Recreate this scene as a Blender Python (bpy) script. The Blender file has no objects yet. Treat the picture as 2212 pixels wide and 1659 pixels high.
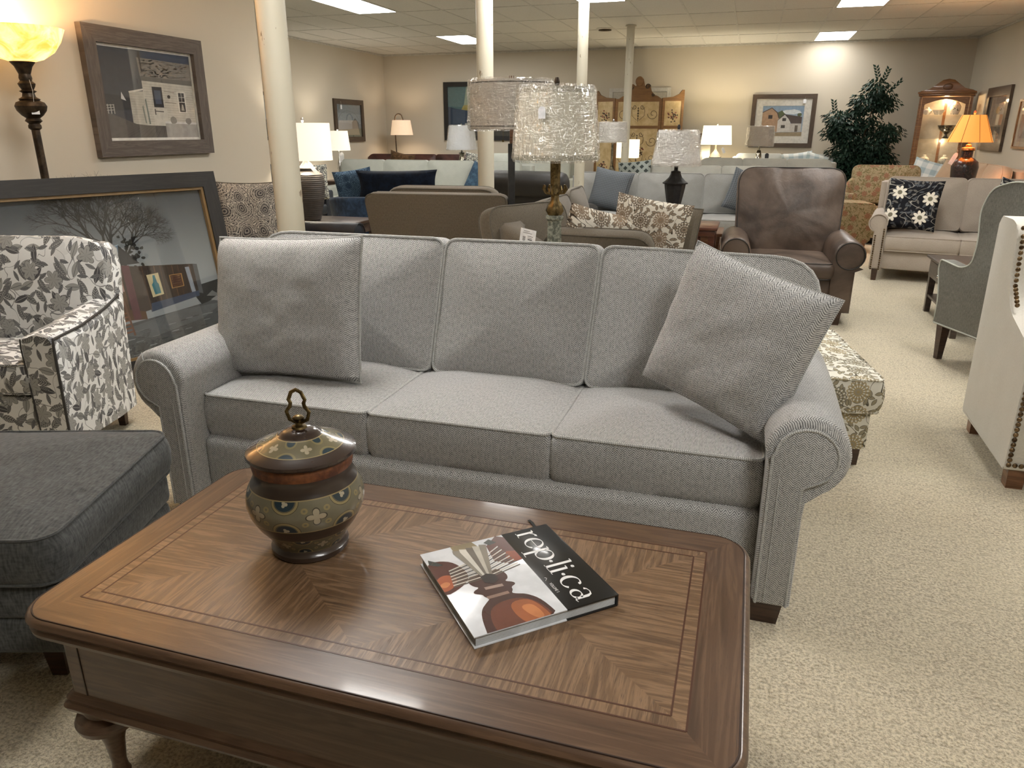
import bpy, bmesh, math, random
from mathutils import Vector, Matrix, noise
PI = math.pi
C = bpy.context.scene.collection
SC = bpy.context.scene
def D(a): return math.radians(a)

# ------------------------------------------------------------ camera, exposure, world
EYE = Vector((0, 0, 1.45))
cd = bpy.data.cameras.new('camera'); cam = bpy.data.objects.new('camera', cd); C.objects.link(cam)
cam.matrix_world = Matrix.Translation(EYE) @ Matrix.Rotation(D(17.226), 4, 'Z') @ Matrix.Rotation(D(90 - 18.935), 4, 'X') @ Matrix.Rotation(D(.02), 4, 'Z')
cd.sensor_fit = 'HORIZONTAL'; cd.sensor_width = 36; cd.lens = 1597.6 / 2212 * 36
cd.clip_start = .05; cd.clip_end = 60
SC.camera = cam
SC.view_settings.view_transform = 'Standard'; SC.view_settings.look = 'None'
SC.view_settings.gamma = 1; SC.view_settings.use_curve_mapping = False
SC.view_settings.exposure = 0.05
SC.cycles.max_bounces = 5; SC.cycles.diffuse_bounces = 3; SC.cycles.glossy_bounces = 3; SC.cycles.transmission_bounces = 4; SC.cycles.transparent_max_bounces = 14
SC.cycles.adaptive_threshold = .09
w = bpy.data.worlds.new('room_world'); SC.world = w; w.use_nodes = True
w.node_tree.nodes['Background'].inputs[0].default_value = (.9, .95, 1, 1)
w.node_tree.nodes['Background'].inputs[1].default_value = .05
PANEL_STRENGTH = 26       # fluorescent ceiling panels
PANELS = [(-5.15, 12.28), (-5.15, 8.47), (.80, 13.55), (.80, 9.74),      # seen in the photo
          (.80, 5.93), (-2.175, 5.93), (1.39, 3.39), (-2.175, 2.12), (.80, -.42), (-2.175, 8.47)]

# ------------------------------------------------------------ colours, node helpers
def H(h, a=1):
    h = h.lstrip('#'); v = [int(h[i:i+2], 16) / 255 for i in (0, 2, 4)]
    return tuple([(c / 12.92 if c <= .04045 else ((c + .055) / 1.055) ** 2.4) for c in v] + [a])
class G:
    """small node graph writer"""
    def __init__(s, name):
        s.m = bpy.data.materials.new(name); s.m.use_nodes = True
        s.t = s.m.node_tree; s.b = s.t.nodes['Principled BSDF']; s.out = s.t.nodes['Material Output']
    def put(s, sock, v):
        if isinstance(v, bpy.types.NodeSocket): s.t.links.new(v, sock)
        elif isinstance(v, (tuple, list)) and sock.type == 'VECTOR': sock.default_value = v[:3]
        else: sock.default_value = v
    def n(s, typ, props=None, ins=None, out=0):
        nd = s.t.nodes.new(typ)
        for k, v in (props or {}).items(): setattr(nd, k, v)
        for k, v in (ins or {}).items(): s.put(nd.inputs[k], v)
        return nd.outputs[out]
    def uv(s): return s.n('ShaderNodeTexCoord', out=2)
    def obj(s): return s.n('ShaderNodeTexCoord', out=3)
    def M(s, op, a, b=0.0, c=None, clamp=False):
        i = {0: a, 1: b}
        if c is not None: i[2] = c
        return s.n('ShaderNodeMath', {'operation': op, 'use_clamp': clamp}, i)
    def V(s, op, a, b=None, sc=None):
        i = {0: a}
        if b is not None: i[1] = b
        nd = s.t.nodes.new('ShaderNodeVectorMath'); nd.operation = op
        for k, v in i.items(): s.put(nd.inputs[k], v)
        if sc is not None: s.put(nd.inputs[3], sc)
        return nd.outputs[1] if op in ('LENGTH', 'DOT_PRODUCT', 'DISTANCE') else nd.outputs[0]
    def xyz(s, v):
        nd = s.t.nodes.new('ShaderNodeSeparateXYZ'); s.put(nd.inputs[0], v); return nd.outputs
    def vec(s, x, y, z=0.0): return s.n('ShaderNodeCombineXYZ', None, {0: x, 1: y, 2: z})
    def map(s, v, sc=(1, 1, 1), loc=(0, 0, 0), rot=0):
        return s.n('ShaderNodeMapping', None, {0: v, 1: loc, 2: (0, 0, rot), 3: sc})
    def noise(s, v, sc, det=3, rough=.5, dist=0, col=False):
        return s.n('ShaderNodeTexNoise', None, {'Vector': v, 'Scale': sc, 'Detail': det, 'Roughness': rough, 'Distortion': dist}, 1 if col else 0)
    def mix(s, f, a, b):
        nd = s.t.nodes.new('ShaderNodeMix'); nd.data_type = 'RGBA'
        s.put(nd.inputs[0], f); s.put(nd.inputs[6], a); s.put(nd.inputs[7], b); return nd.outputs[2]
    def step(s, v, lo, hi):
        return s.n('ShaderNodeMapRange', {'interpolation_type': 'SMOOTHSTEP'}, {0: v, 1: lo, 2: hi})
    def bump(s, h, st=.3, d=.002):
        s.put(s.b.inputs['Normal'], s.n('ShaderNodeBump', None, {'Strength': st, 'Distance': d, 'Height': h}))
    def fin(s, col=None, rough=.6, metal=0, spec=None, coat=0, sheen=0, trans=0, em=None, es=0):
        if col is not None: s.put(s.b.inputs['Base Color'], col)
        s.put(s.b.inputs['Roughness'], rough); s.put(s.b.inputs['Metallic'], metal)
        if spec is not None: s.b.inputs['Specular IOR Level'].default_value = spec
        if coat: s.b.inputs['Coat Weight'].default_value = coat; s.b.inputs['Coat Roughness'].default_value = .08
        if sheen: s.b.inputs['Sheen Weight'].default_value = sheen
        if trans: s.b.inputs['Transmission Weight'].default_value = trans
        if em is not None: s.put(s.b.inputs['Emission Color'], em); s.b.inputs['Emission Strength'].default_value = es
        return s.m
_f = {}
def flat(h, rough=.6, metal=0, coat=0):
    k = (h, rough, metal, coat)
    if k not in _f:
        g = G('paint_' + h.strip('#')); o = g.obj()
        c = H(h); n = g.noise(o, 22, 3)
        dk = tuple([x * .86 for x in c[:3]] + [1])
        _f[k] = g.fin(g.mix(g.step(n, .35, .65), dk, c), rough, metal, None, coat)
    return _f[k]

# ------------------------------------------------------------ fabrics and other materials (UVs are metres)
def herringbone(name, a, b, col_w=.0135, per=.0072, bump=.6):
    g = G(name); u = g.uv(); x, y, _ = g.xyz(u)
    z = g.M('PINGPONG', x, col_w)
    yy = g.M('ADD', g.M('ADD', y, z), g.M('MULTIPLY', g.noise(u, 60, 2), .0012))
    s = g.M('FRACT', g.M('DIVIDE', yy, per))
    st = g.step(g.M('ABSOLUTE', g.M('SUBTRACT', s, .5)), .12, .38)
    thread = g.noise(g.map(u, (900, 900, 1)), 1, 1)
    blot = g.noise(g.map(u, (170, 60, 1)), 1, 3); th2 = g.noise(g.map(u, (380, 380, 1)), 1, 1)
    f = g.M('ADD', g.M('MULTIPLY', st, .72), g.M('ADD', g.M('MULTIPLY', g.M('SUBTRACT', thread, .3), .3), g.M('ADD', g.M('MULTIPLY', g.M('SUBTRACT', th2, .4), .7), g.M('MULTIPLY', g.M('SUBTRACT', blot, .35), .7))), clamp=True)
    g.bump(f, bump, .0012)
    return g.fin(g.mix(f, H(a), H(b)), .85, 0, .25, 0, .15)
def weave(name, a, b, fine=1.0, streak=1.0, rough=.85, sheen=.15, bump=.35):
    g = G(name); u = g.uv()
    t1 = g.noise(g.map(u, (420 * fine, 90 * fine, 1)), 1, 2); t2 = g.noise(g.map(u, (90 * fine, 420 * fine, 1)), 1, 2)
    big = g.noise(u, 9, 3)
    f = g.M('ADD', g.M('MULTIPLY', t1, 1.1 * streak), g.M('ADD', g.M('MULTIPLY', t2, .7), g.M('SUBTRACT', g.M('MULTIPLY', big, .5), .75)), clamp=True)
    g.bump(f, bump, .0012)
    return g.fin(g.mix(f, H(a), H(b)), rough, 0, .25, 0, sheen)
def leather(name, a, b, rough=.42, big=3.0):
    g = G(name); o = g.obj()
    n = g.noise(o, big, 5, .6, .6); cr = g.n('ShaderNodeTexVoronoi', None, {'Vector': o, 'Scale': 260})
    wr = g.noise(o, 14, 4, .6, 1.2)
    g.bump(g.M('ADD', g.M('MULTIPLY', cr, .25), wr), .32, .006)
    return g.fin(g.mix(g.step(n, .3, .72), H(a), H(b)), rough, 0, .5, 0)
def wood(name, a, b, c, scale=1.0, rough=.38, coat=.25, pore=1.0):
    g = G(name); u = g.uv()
    wv = g.noise(g.map(u, (1.7 * scale, 24 * scale, 1)), 1, 3, .55, .55)
    rings = g.M('FRACT', g.M('MULTIPLY', wv, 7))
    ring = g.step(g.M('ABSOLUTE', g.M('SUBTRACT', rings, .5)), .1, .5)
    po = g.noise(g.map(u, (26 * scale, 620 * scale, 1)), 1, 2, .7)
    pm = g.M('MULTIPLY', g.step(po, .52, .72), .75 * pore)
    base = g.mix(ring, H(b), H(a))
    base = g.mix(g.M('MULTIPLY', g.noise(u, 3.1, 2), .4), base, H(c)); base = g.mix(g.M('MULTIPLY', g.step(g.noise(g.map(u, (2.5, 46, 1)), 1, 2, .6), .5, .75), .55), base, H(c))
    col = g.mix(pm, base, H(c)); g.bump(pm, .25, .0006)
    return g.fin(col, rough, 0, None, coat)
def metal(name, a, b, rough=.35, sc=40, m=1.0):
    g = G(name); o = g.obj(); n = g.noise(o, sc, 4, .6)
    return g.fin(g.mix(g.step(n, .35, .65), H(a), H(b)), rough, m)
def speckle(name, a, b, sc=60, lo=.42, hi=.6, rough=.6, det=4):
    g = G(name); o = g.obj()
    return g.fin(g.mix(g.step(g.noise(o, sc, det, .65), lo, hi), H(a), H(b)), rough)
def scatter(g, uv, scale, off, rnd=.75):
    """local coordinates (cell units), turned at random, of the nearest motif centre"""
    v = g.V('ADD', uv, (off, off * .37, 0))
    nd = g.t.nodes.new('ShaderNodeTexVoronoi'); nd.voronoi_dimensions = '2D'
    g.put(nd.inputs['Vector'], v); nd.inputs['Scale'].default_value = scale; nd.inputs['Randomness'].default_value = rnd
    loc = g.V('SCALE', g.V('SUBTRACT', v, nd.outputs['Position']), sc=scale)
    r, gg, b = g.n('ShaderNodeSeparateColor', None, {0: nd.outputs['Color']}, 0), None, None
    sep = g.t.nodes.new('ShaderNodeSeparateColor'); g.put(sep.inputs[0], nd.outputs['Color'])
    ang = g.M('MULTIPLY', sep.outputs[0], 6.283)
    rot = g.n('ShaderNodeVectorRotate', {'rotation_type': 'Z_AXIS'}, {'Vector': loc, 'Angle': ang})
    x, y, _ = g.xyz(rot)
    return x, y, sep.outputs[1], sep.outputs[2]
def flower(g, x, y, n, R, deep=.35, soft=.015):
    r = g.M('SQRT', g.M('ADD', g.M('MULTIPLY', x, x), g.M('MULTIPLY', y, y)))
    th = g.M('ARCTAN2', y, x)
    p = g.M('MULTIPLY', g.M('ADD', g.M('MULTIPLY', g.M('ABSOLUTE', g.M('COSINE', g.M('MULTIPLY', th, n / 2))), deep), 1 - deep), R)
    return g.step(g.M('SUBTRACT', p, r), 0, soft), r, th, g.M('SUBTRACT', p, r)
def leaf(g, x, y, L, Wd, soft=.012):
    t = g.M('DIVIDE', x, L)
    e = g.M('SUBTRACT', g.M('MULTIPLY', g.M('SUBTRACT', 1.0, g.M('MULTIPLY', t, t)), Wd), g.M('ABSOLUTE', y))
    return g.step(e, 0, soft), e
def leafprint(name, ground='#f6f6f4', cols=('#8f8f8f', '#58585a', '#a9a8a4', '#75746f'), k=1.0, amber=None):
    """trailing leaves, ferns and flowers printed on a pale ground"""
    g = G(name); u = g.uv(); col = g.mix(g.noise(g.map(u, (300, 300, 1)), 1, 1), H(ground), tuple([c * .88 for c in H(ground)[:3]] + [1]))
    vn = g.noise(u, 9 * k, 1, .4, .6); line = g.step(g.M('ABSOLUTE', g.M('SUBTRACT', vn, .5)), .012, .004)
    col = g.mix(line, col, H(cols[0]))
    # big leaves with veins
    for sc, off, L, Wd, c1, c2, fr in ((11 * k, 0, .47, .2, cols[2], cols[1], 46), (9.5 * k, 3.31, .45, .16, cols[1], cols[2], 60), (15 * k, 7.7, .44, .15, cols[0], cols[1], 50)):
        x, y, r1, r2 = scatter(g, u, sc, off)
        mk, e = leaf(g, x, y, L, Wd)
        v = g.M('SINE', g.M('MULTIPLY', g.M('ADD', x, g.M('MULTIPLY', g.M('ABSOLUTE', y), 1.1)), fr))
        vein = g.step(v, .1, .5)
        rim = g.step(e, .022, .012); mid = g.step(g.M('ABSOLUTE', y), .016, .008)
        lc = g.mix(g.M('MAXIMUM', g.M('MULTIPLY', vein, g.step(r1, .3, .5)), g.M('MAXIMUM', rim, mid)), H(c1), H(c2))
        col = g.mix(mk, col, lc)
    x, y, r1, r2 = scatter(g, u, 7.2 * k, 5.13, .6)
    mk, r, th, e = flower(g, x, y, 6, .36, .42)
    rim = g.step(e, .03, .018); spoke = g.step(g.M('ABSOLUTE', g.M('SINE', g.M('MULTIPLY', th, 3))), .12, .05)
    lc = g.mix(g.M('MAXIMUM', rim, g.M('MULTIPLY', spoke, g.step(r, .25, .2))), H(cols[2] if amber is None else amber), H(cols[1]))
    col = g.mix(g.M('MULTIPLY', mk, g.step(r2, .35, .4)), col, lc)
    g.bump(g.noise(g.map(u, (500, 500, 1)), 1, 1), .2, .001)
    return g.fin(col, .8, 0, .25)
def suzani(name, ground='#d9d3c6', ink='#54483e', fill='#9b8d7c', alt='#a98f74', k=1.0):
    """sunflower medallions, teardrops and curling stems"""
    g = G(name); u = g.uv(); col = H(ground)
    vn = g.noise(u, 11 * k, 1, .4, .9); line = g.step(g.M('ABSOLUTE', g.M('SUBTRACT', vn, .5)), .016, .006)
    col = g.mix(line, col, H(ink))
    for off in (0, 4.4):
        x, y, r1, r2 = scatter(g, u, 26 * k, off)
        mk, e = leaf(g, x, y, .42, .2)
        col = g.mix(mk, col, g.mix(g.step(e, .06, .04), H(fill), H(ink)))
    x, y, r1, r2 = scatter(g, u, 8.5 * k, 9.2, .5)
    mk, r, th, e = flower(g, x, y, 15, .37, .16)
    ring = g.step(g.M('SINE', g.M('MULTIPLY', r, 62)), .2, .6)
    pet = g.step(g.M('COSINE', g.M('MULTIPLY', th, 15)), .3, .6)
    inner = g.mix(g.M('MULTIPLY', pet, g.step(r, .1, .14)), H(fill), H(ground))
    lc = g.mix(g.M('MAXIMUM', g.M('MULTIPLY', ring, .75), g.step(e, .03, .015)), inner, g.mix(g.step(r1, .4, .6), H(ink), H(alt)))
    col = g.mix(g.M('MULTIPLY', mk, g.step(r2, .12, .16)), col, lc)
    g.bump(g.noise(g.map(u, (400, 400, 1)), 1, 1), .2, .001)
    return g.fin(col, .85, 0, .2)
def magnolia(name):
    g = G(name); u = g.uv(); col = H('#17171c')
    for off, c in ((0, '#4a4f55'), (3.7, '#5d5a55'), (8.1, '#3c4148')):
        x, y, r1, r2 = scatter(g, u, 15, off); mk, e = leaf(g, x, y, .36, .17)
        col = g.mix(g.M('MULTIPLY', mk, g.step(r1, .3, .35)), col, g.mix(g.step(g.M('ABSOLUTE', y), .02, .01), H(c), H('#7d7c78')))
    vn = g.noise(u, 6, 1, .3, .8); line = g.step(g.M('ABSOLUTE', g.M('SUBTRACT', vn, .5)), .011, .005)
    col = g.mix(line, col, H('#a39f96'))
    x, y, r1, r2 = scatter(g, u, 3.4, 2.35, .6); mk, r, th, e = flower(g, x, y, 8, .26, .45)
    pc = g.mix(g.step(r, .085, .07), g.mix(g.step(e, .02, .01), H('#e6dfd0'), H('#a8977c')), H('#75705f'))
    col = g.mix(mk, col, pc)
    return g.fin(col, .8, 0, .2)
def orangefloral(name):
    g = G(name); u = g.uv(); col = H('#8f8267')
    n = g.noise(u, 30, 4, .6, 1.5); col = g.mix(g.step(n, .5, .56), col, H('#75684a'))
    x, y, r1, r2 = scatter(g, u, 20, 1.7); mk, e = leaf(g, x, y, .45, .16)
    col = g.mix(g.M('MULTIPLY', mk, g.step(r1, .3, .4)), col, H('#66603f'))
    x, y, r1, r2 = scatter(g, u, 7.5, 0, .7); mk, r, th, e = flower(g, x, y, 7, .30, .4)
    col = g.mix(mk, col, g.mix(g.step(g.M('SINE', g.M('MULTIPLY', r, 70)), 0, .5), H('#6f4636'), H('#94795d')))
    return g.fin(col, .85, 0, .2)
def paisley(name, a, b, c, k=1.0):
    g = G(name); u = g.uv()
    d = g.V('ADD', u, g.V('SCALE', g.noise(u, 7 * k, 1, .4, .5, True), sc=.06))
    nd = g.t.nodes.new('ShaderNodeTexVoronoi'); nd.voronoi_dimensions = '2D'; g.put(nd.inputs['Vector'], d)
    nd.inputs['Scale'].default_value = 7 * k; nd.inputs['Randomness'].default_value = .8
    r = nd.outputs['Distance']; s = g.M('SINE', g.M('MULTIPLY', r, 52))
    s2 = g.M('SINE', g.M('MULTIPLY', g.noise(d, 26 * k, 1), 60))
    f = g.step(s, -.1, .3)
    col = g.mix(f, H(a), H(b)); col = g.mix(g.M('MULTIPLY', g.step(s2, .3, .7), g.step(r, .2, .35)), col, H(c))
    return g.fin(col, .8, 0, .25)
def checks(name, a, b, per=.022, plaid=False):
    g = G(name); u = g.uv(); x, y, _ = g.xyz(u)
    sx = g.step(g.M('ABSOLUTE', g.M('SUBTRACT', g.M('FRACT', g.M('DIVIDE', x, per)), .5)), .22, .28)
    sy = g.step(g.M('ABSOLUTE', g.M('SUBTRACT', g.M('FRACT', g.M('DIVIDE', y, per)), .5)), .22, .28)
    f = g.M('MULTIPLY', g.M('ADD', sx, sy), .5)
    return g.fin(g.mix(f, H(a), H(b)), .85, 0, .2)
def diamonds(name, a, b, per=.09):
    g = G(name); u = g.map(g.uv(), (1, 1, 1), (0, 0, 0), PI / 4); x, y, _ = g.xyz(u)
    sx = g.M('ABSOLUTE', g.M('SUBTRACT', g.M('FRACT', g.M('DIVIDE', x, per)), .5)); sy = g.M('ABSOLUTE', g.M('SUBTRACT', g.M('FRACT', g.M('DIVIDE', y, per)), .5))
    f = g.step(g.M('MAXIMUM', sx, sy), .26, .28)
    return g.fin(g.mix(f, H(a), H(b)), .85, 0, .2)
def velvet(name, a, b):
    g = G(name); o = g.obj(); n = g.noise(o, 14, 4, .7, .8)
    g.bump(n, .3, .004)
    return g.fin(g.mix(g.step(n, .35, .7), H(a), H(b)), .85, 0, .15, 0, .12)
def film(name='clear_plastic_film'):
    g = G(name); u = g.uv()
    n = g.noise(g.map(u, (34, 4, 1)), 1, 3, .6, 1.6); n2 = g.noise(u, 16, 2, .5, 1.0)
    h = g.M('ADD', n, g.M('MULTIPLY', n2, .5))
    bp = g.n('ShaderNodeBump', None, {'Strength': 1.0, 'Distance': .035, 'Height': h})
    gl = g.n('ShaderNodeBsdfGlossy', None, {'Color': (1, 1, 1, 1), 'Roughness': .06, 'Normal': bp})
    tr = g.n('ShaderNodeBsdfTransparent')
    fc = g.n('ShaderNodeLayerWeight', None, {'Blend': .5, 'Normal': bp}, 1)
    f2 = g.M('ADD', .2, g.M('MULTIPLY', g.M('POWER', fc, 2.5), .6), clamp=True)
    sh = g.n('ShaderNodeMixShader', None, {0: f2, 1: tr, 2: gl}); g.t.links.new(sh, g.out.inputs[0])
    return g.m
def shadecloth(name, col, lit=0, emcol=None, pleat=0):
    g = G(name); u = g.uv(); o = g.obj()
    n = g.noise(g.map(u, (160, 40, 1)), 1, 2)
    c = g.mix(n, tuple([x * .86 for x in H(col)[:3]] + [1]), H(col))
    if pleat: c = g.mix(g.M('MULTIPLY', g.noise(g.map(u, (30, 3, 1)), 1, 2), .35), c, H('#a09a90'))
    m = g.fin(c, .85, 0, .1)
    if lit:
        x, y, _ = g.xyz(u)
        g.put(g.b.inputs['Emission Color'], emcol or H('#fff1d6')); g.b.inputs['Emission Strength'].default_value = lit
    else:
        g.b.inputs['Subsurface Weight'].default_value = .0
    return m
def glass(name, tint='#ffffff', rough=.02):
    g = G(name)
    gl = g.n('ShaderNodeBsdfGlossy', None, {'Color': (1, 1, 1, 1), 'Roughness': rough})
    tr = g.n('ShaderNodeBsdfTransparent', None, {'Color': H(tint)})
    fc = g.n('ShaderNodeLayerWeight', None, {'Blend': .5}, 1)
    f = g.M('ADD', .045, g.M('MULTIPLY', g.M('POWER', fc, 4.0), .7))
    sh = g.n('ShaderNodeMixShader', None, {0: f, 1: tr, 2: gl}); g.t.links.new(sh, g.out.inputs[0])
    return g.m

MT = {}
MT['herring'] = herringbone('grey_herringbone_fabric', '#434345', '#d8d7d5')
MT['welt'] = herringbone('grey_welt_cord', '#606062', '#dcdcd8', .003, .006)
MT['charcoal'] = weave('charcoal_fabric', '#292a2a', '#666766', .38, 1.3)
MT['tweed'] = herringbone('taupe_tweed', '#3b352c', '#786e5f', .010, .0075)
MT['tweedw'] = weave('taupe_welt', '#4c463d', '#716a5d')
MT['beige'] = weave('beige_linen', '#998d80', '#b9ada0', 1)
MT['pale'] = weave('pale_grey_fabric', '#a5a89f', '#c6c8be')
MT['gray'] = weave('mid_grey_fabric', '#7c7b78', '#a09f9b')
MT['graypale'] = weave('light_grey_fabric', '#95948b', '#b5b3a9')
MT['white'] = weave('white_linen', '#c3c4bd', '#dcdcd6')
MT['navy'] = velvet('navy_velvet', '#0b111c', '#141f30')
MT['bluevelvet'] = velvet('blue_velvet', '#121d2e', '#22344b')
MT['navyleather'] = leather('navy_leather', '#191c24', '#2b303b', .5)
MT['brownleather'] = leather('brown_leather', '#33271f', '#66564a', .4, 2.6)
MT['darkleather'] = leather('dark_leather', '#0e0c0b', '#1e1b19', .5)
MT['redleather'] = leather('oxblood_leather', '#2a1614', '#523029', .3)
MT['wing'] = weave('grey_green_chenille', '#53534d', '#7e7d75', .5, 1.3)
MT['cream'] = weave('cream_linen', '#c6c1b6', '#dcd8ce')
MT['tan'] = weave('tan_fabric', '#a98f74', '#c9b096')
MT['leafprint'] = leafprint('grey_leaf_print')
MT['suzani'] = suzani('sunflower_print', '#d6d0c3', '#3f352c', '#8b7d6c', '#9a7f66', .78)
MT['suzani2'] = suzani('olive_sunflower_print', '#dcd9cd', '#5b5648', '#9a917b', '#a58f5f', .85)
MT['magnolia'] = magnolia('magnolia_print')
MT['orangef'] = orangefloral('rust_floral')
MT['paisley'] = paisley('grey_paisley', '#8d877f', '#3d3b3c', '#c0b9ad')
MT['bluepaisley'] = paisley('blue_paisley', '#40566d', '#1e3047', '#67829a')
MT['blkfloral'] = suzani('black_white_floral', '#b9b7a9', '#2b2c30', '#46474b', '#55565a', 1.2)
MT['check'] = checks('blue_check', '#4a4e52', '#676b6f')
MT['plaid'] = checks('pale_blue_plaid', '#e8ebe8', '#a9bcc2', .16)
MT['diamond'] = diamonds('diamond_print', '#3c4240', '#979d97')
MT['bluecloth'] = velvet('slate_blue_cloth', '#2f4358', '#4a6478')
MT['brownpillow'] = velvet('brown_suede', '#41301f', '#6a4f34')
MT['oak'] = wood('medium_oak', '#8a6041', '#704a30', '#3f2718')
MT['walnut'] = wood('dark_walnut', '#4a3226', '#3a261c', '#20140e')
MT['drift'] = wood('grey_driftwood', '#6f655e', '#5d544e', '#453e39', 1, .7, 0)
MT['brownframe'] = wood('brown_frame_wood', '#5b4a3a', '#4a3a2d', '#2e2319', 1, .5)
MT['black_wood'] = wood('black_frame_wood', '#2b2826', '#211f1d', '#131211', 1, .55, 0)
MT['tablewood'] = wood('brown_side_table_wood', '#564840', '#463a33', '#2c2420')
MT['honey'] = wood('honey_oak', '#a4713c', '#85562b', '#5a3718')
MT['cherry'] = wood('red_brown_wood', '#6b3a26', '#56301f', '#331a10')
MT['black'] = speckle('matte_black', '#100f10', '#1c1b1c', 30)
MT['bronze'] = metal('dark_bronze', '#2b231b', '#4a3c2d', .45, 25, .6)
MT['brass'] = metal('aged_brass', '#51452e', '#857350', .4)
MT['nail'] = metal('antique_nail', '#4b3c2d', '#8a7458', .3)
MT['chrome'] = metal('polished_nickel', '#b5b5b5', '#dcdcdc', .15)
MT['mercury'] = metal('mercury_glass', '#5d5a52', '#b9b6a9', .12, 18)
MT['verdigris'] = speckle('weathered_green_column', '#56594f', '#8d8f82', 55)
MT['white_tag'] = speckle('white_card', '#e3e4e6', '#eeeef0', 30)
MT['ink'] = flat('#2a2a2c')
MT['string'] = flat('#dcd8cf')
MT['film'] = film()
MT['clear'] = glass('picture_glass')
MT['china'] = speckle('painted_china', '#3f4638', '#e9e4d4', 26, .36, .44, .25)

# ------------------------------------------------------------ mesh builder
def rrect(w, h, r, n=5, cx=0, cy=0, step=None):
    """outline of a rounded rectangle, counter-clockwise, corners r or 4 radii (br, tr, tl, bl)"""
    rs = r if isinstance(r, (list, tuple)) else [r] * 4
    P = []
    for (sx, sy, a0), q in zip(((1, -1, -90), (1, 1, 0), (-1, 1, 90), (-1, -1, 180)), rs):
        for i in range(n + 1):
            a = D(a0 + 90 * i / n); P.append((cx + sx * (w / 2 - q) + q * math.cos(a), cy + sy * (h / 2 - q) + q * math.sin(a)))
    return dens(P, step) if step else P
def dens(P, step):
    out = []
    for i, p in enumerate(P):
        q = P[(i + 1) % len(P)]; d = math.hypot(q[0] - p[0], q[1] - p[1]); k = max(1, int(d / step))
        for j in range(k): out.append((p[0] + (q[0] - p[0]) * j / k, p[1] + (q[1] - p[1]) * j / k))
    return out
def roundpoly(P, rs, n=4):
    out = []; N = len(P)
    for i in range(N):
        p = Vector(P[i]); a = Vector(P[i - 1]); b = Vector(P[(i + 1) % N]); r = rs[i] if isinstance(rs, (list, tuple)) else rs
        if r <= 0: out.append(tuple(p)); continue
        u = (a - p); v = (b - p); r = min(r, u.length * .49, v.length * .49); u.normalize(); v.normalize()
        s = p + u * r; e = p + v * r
        for k in range(n + 1):
            t = k / n; q = s * (1 - t) ** 2 + p * 2 * t * (1 - t) + e * t * t; out.append(tuple(q))
    return out
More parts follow.
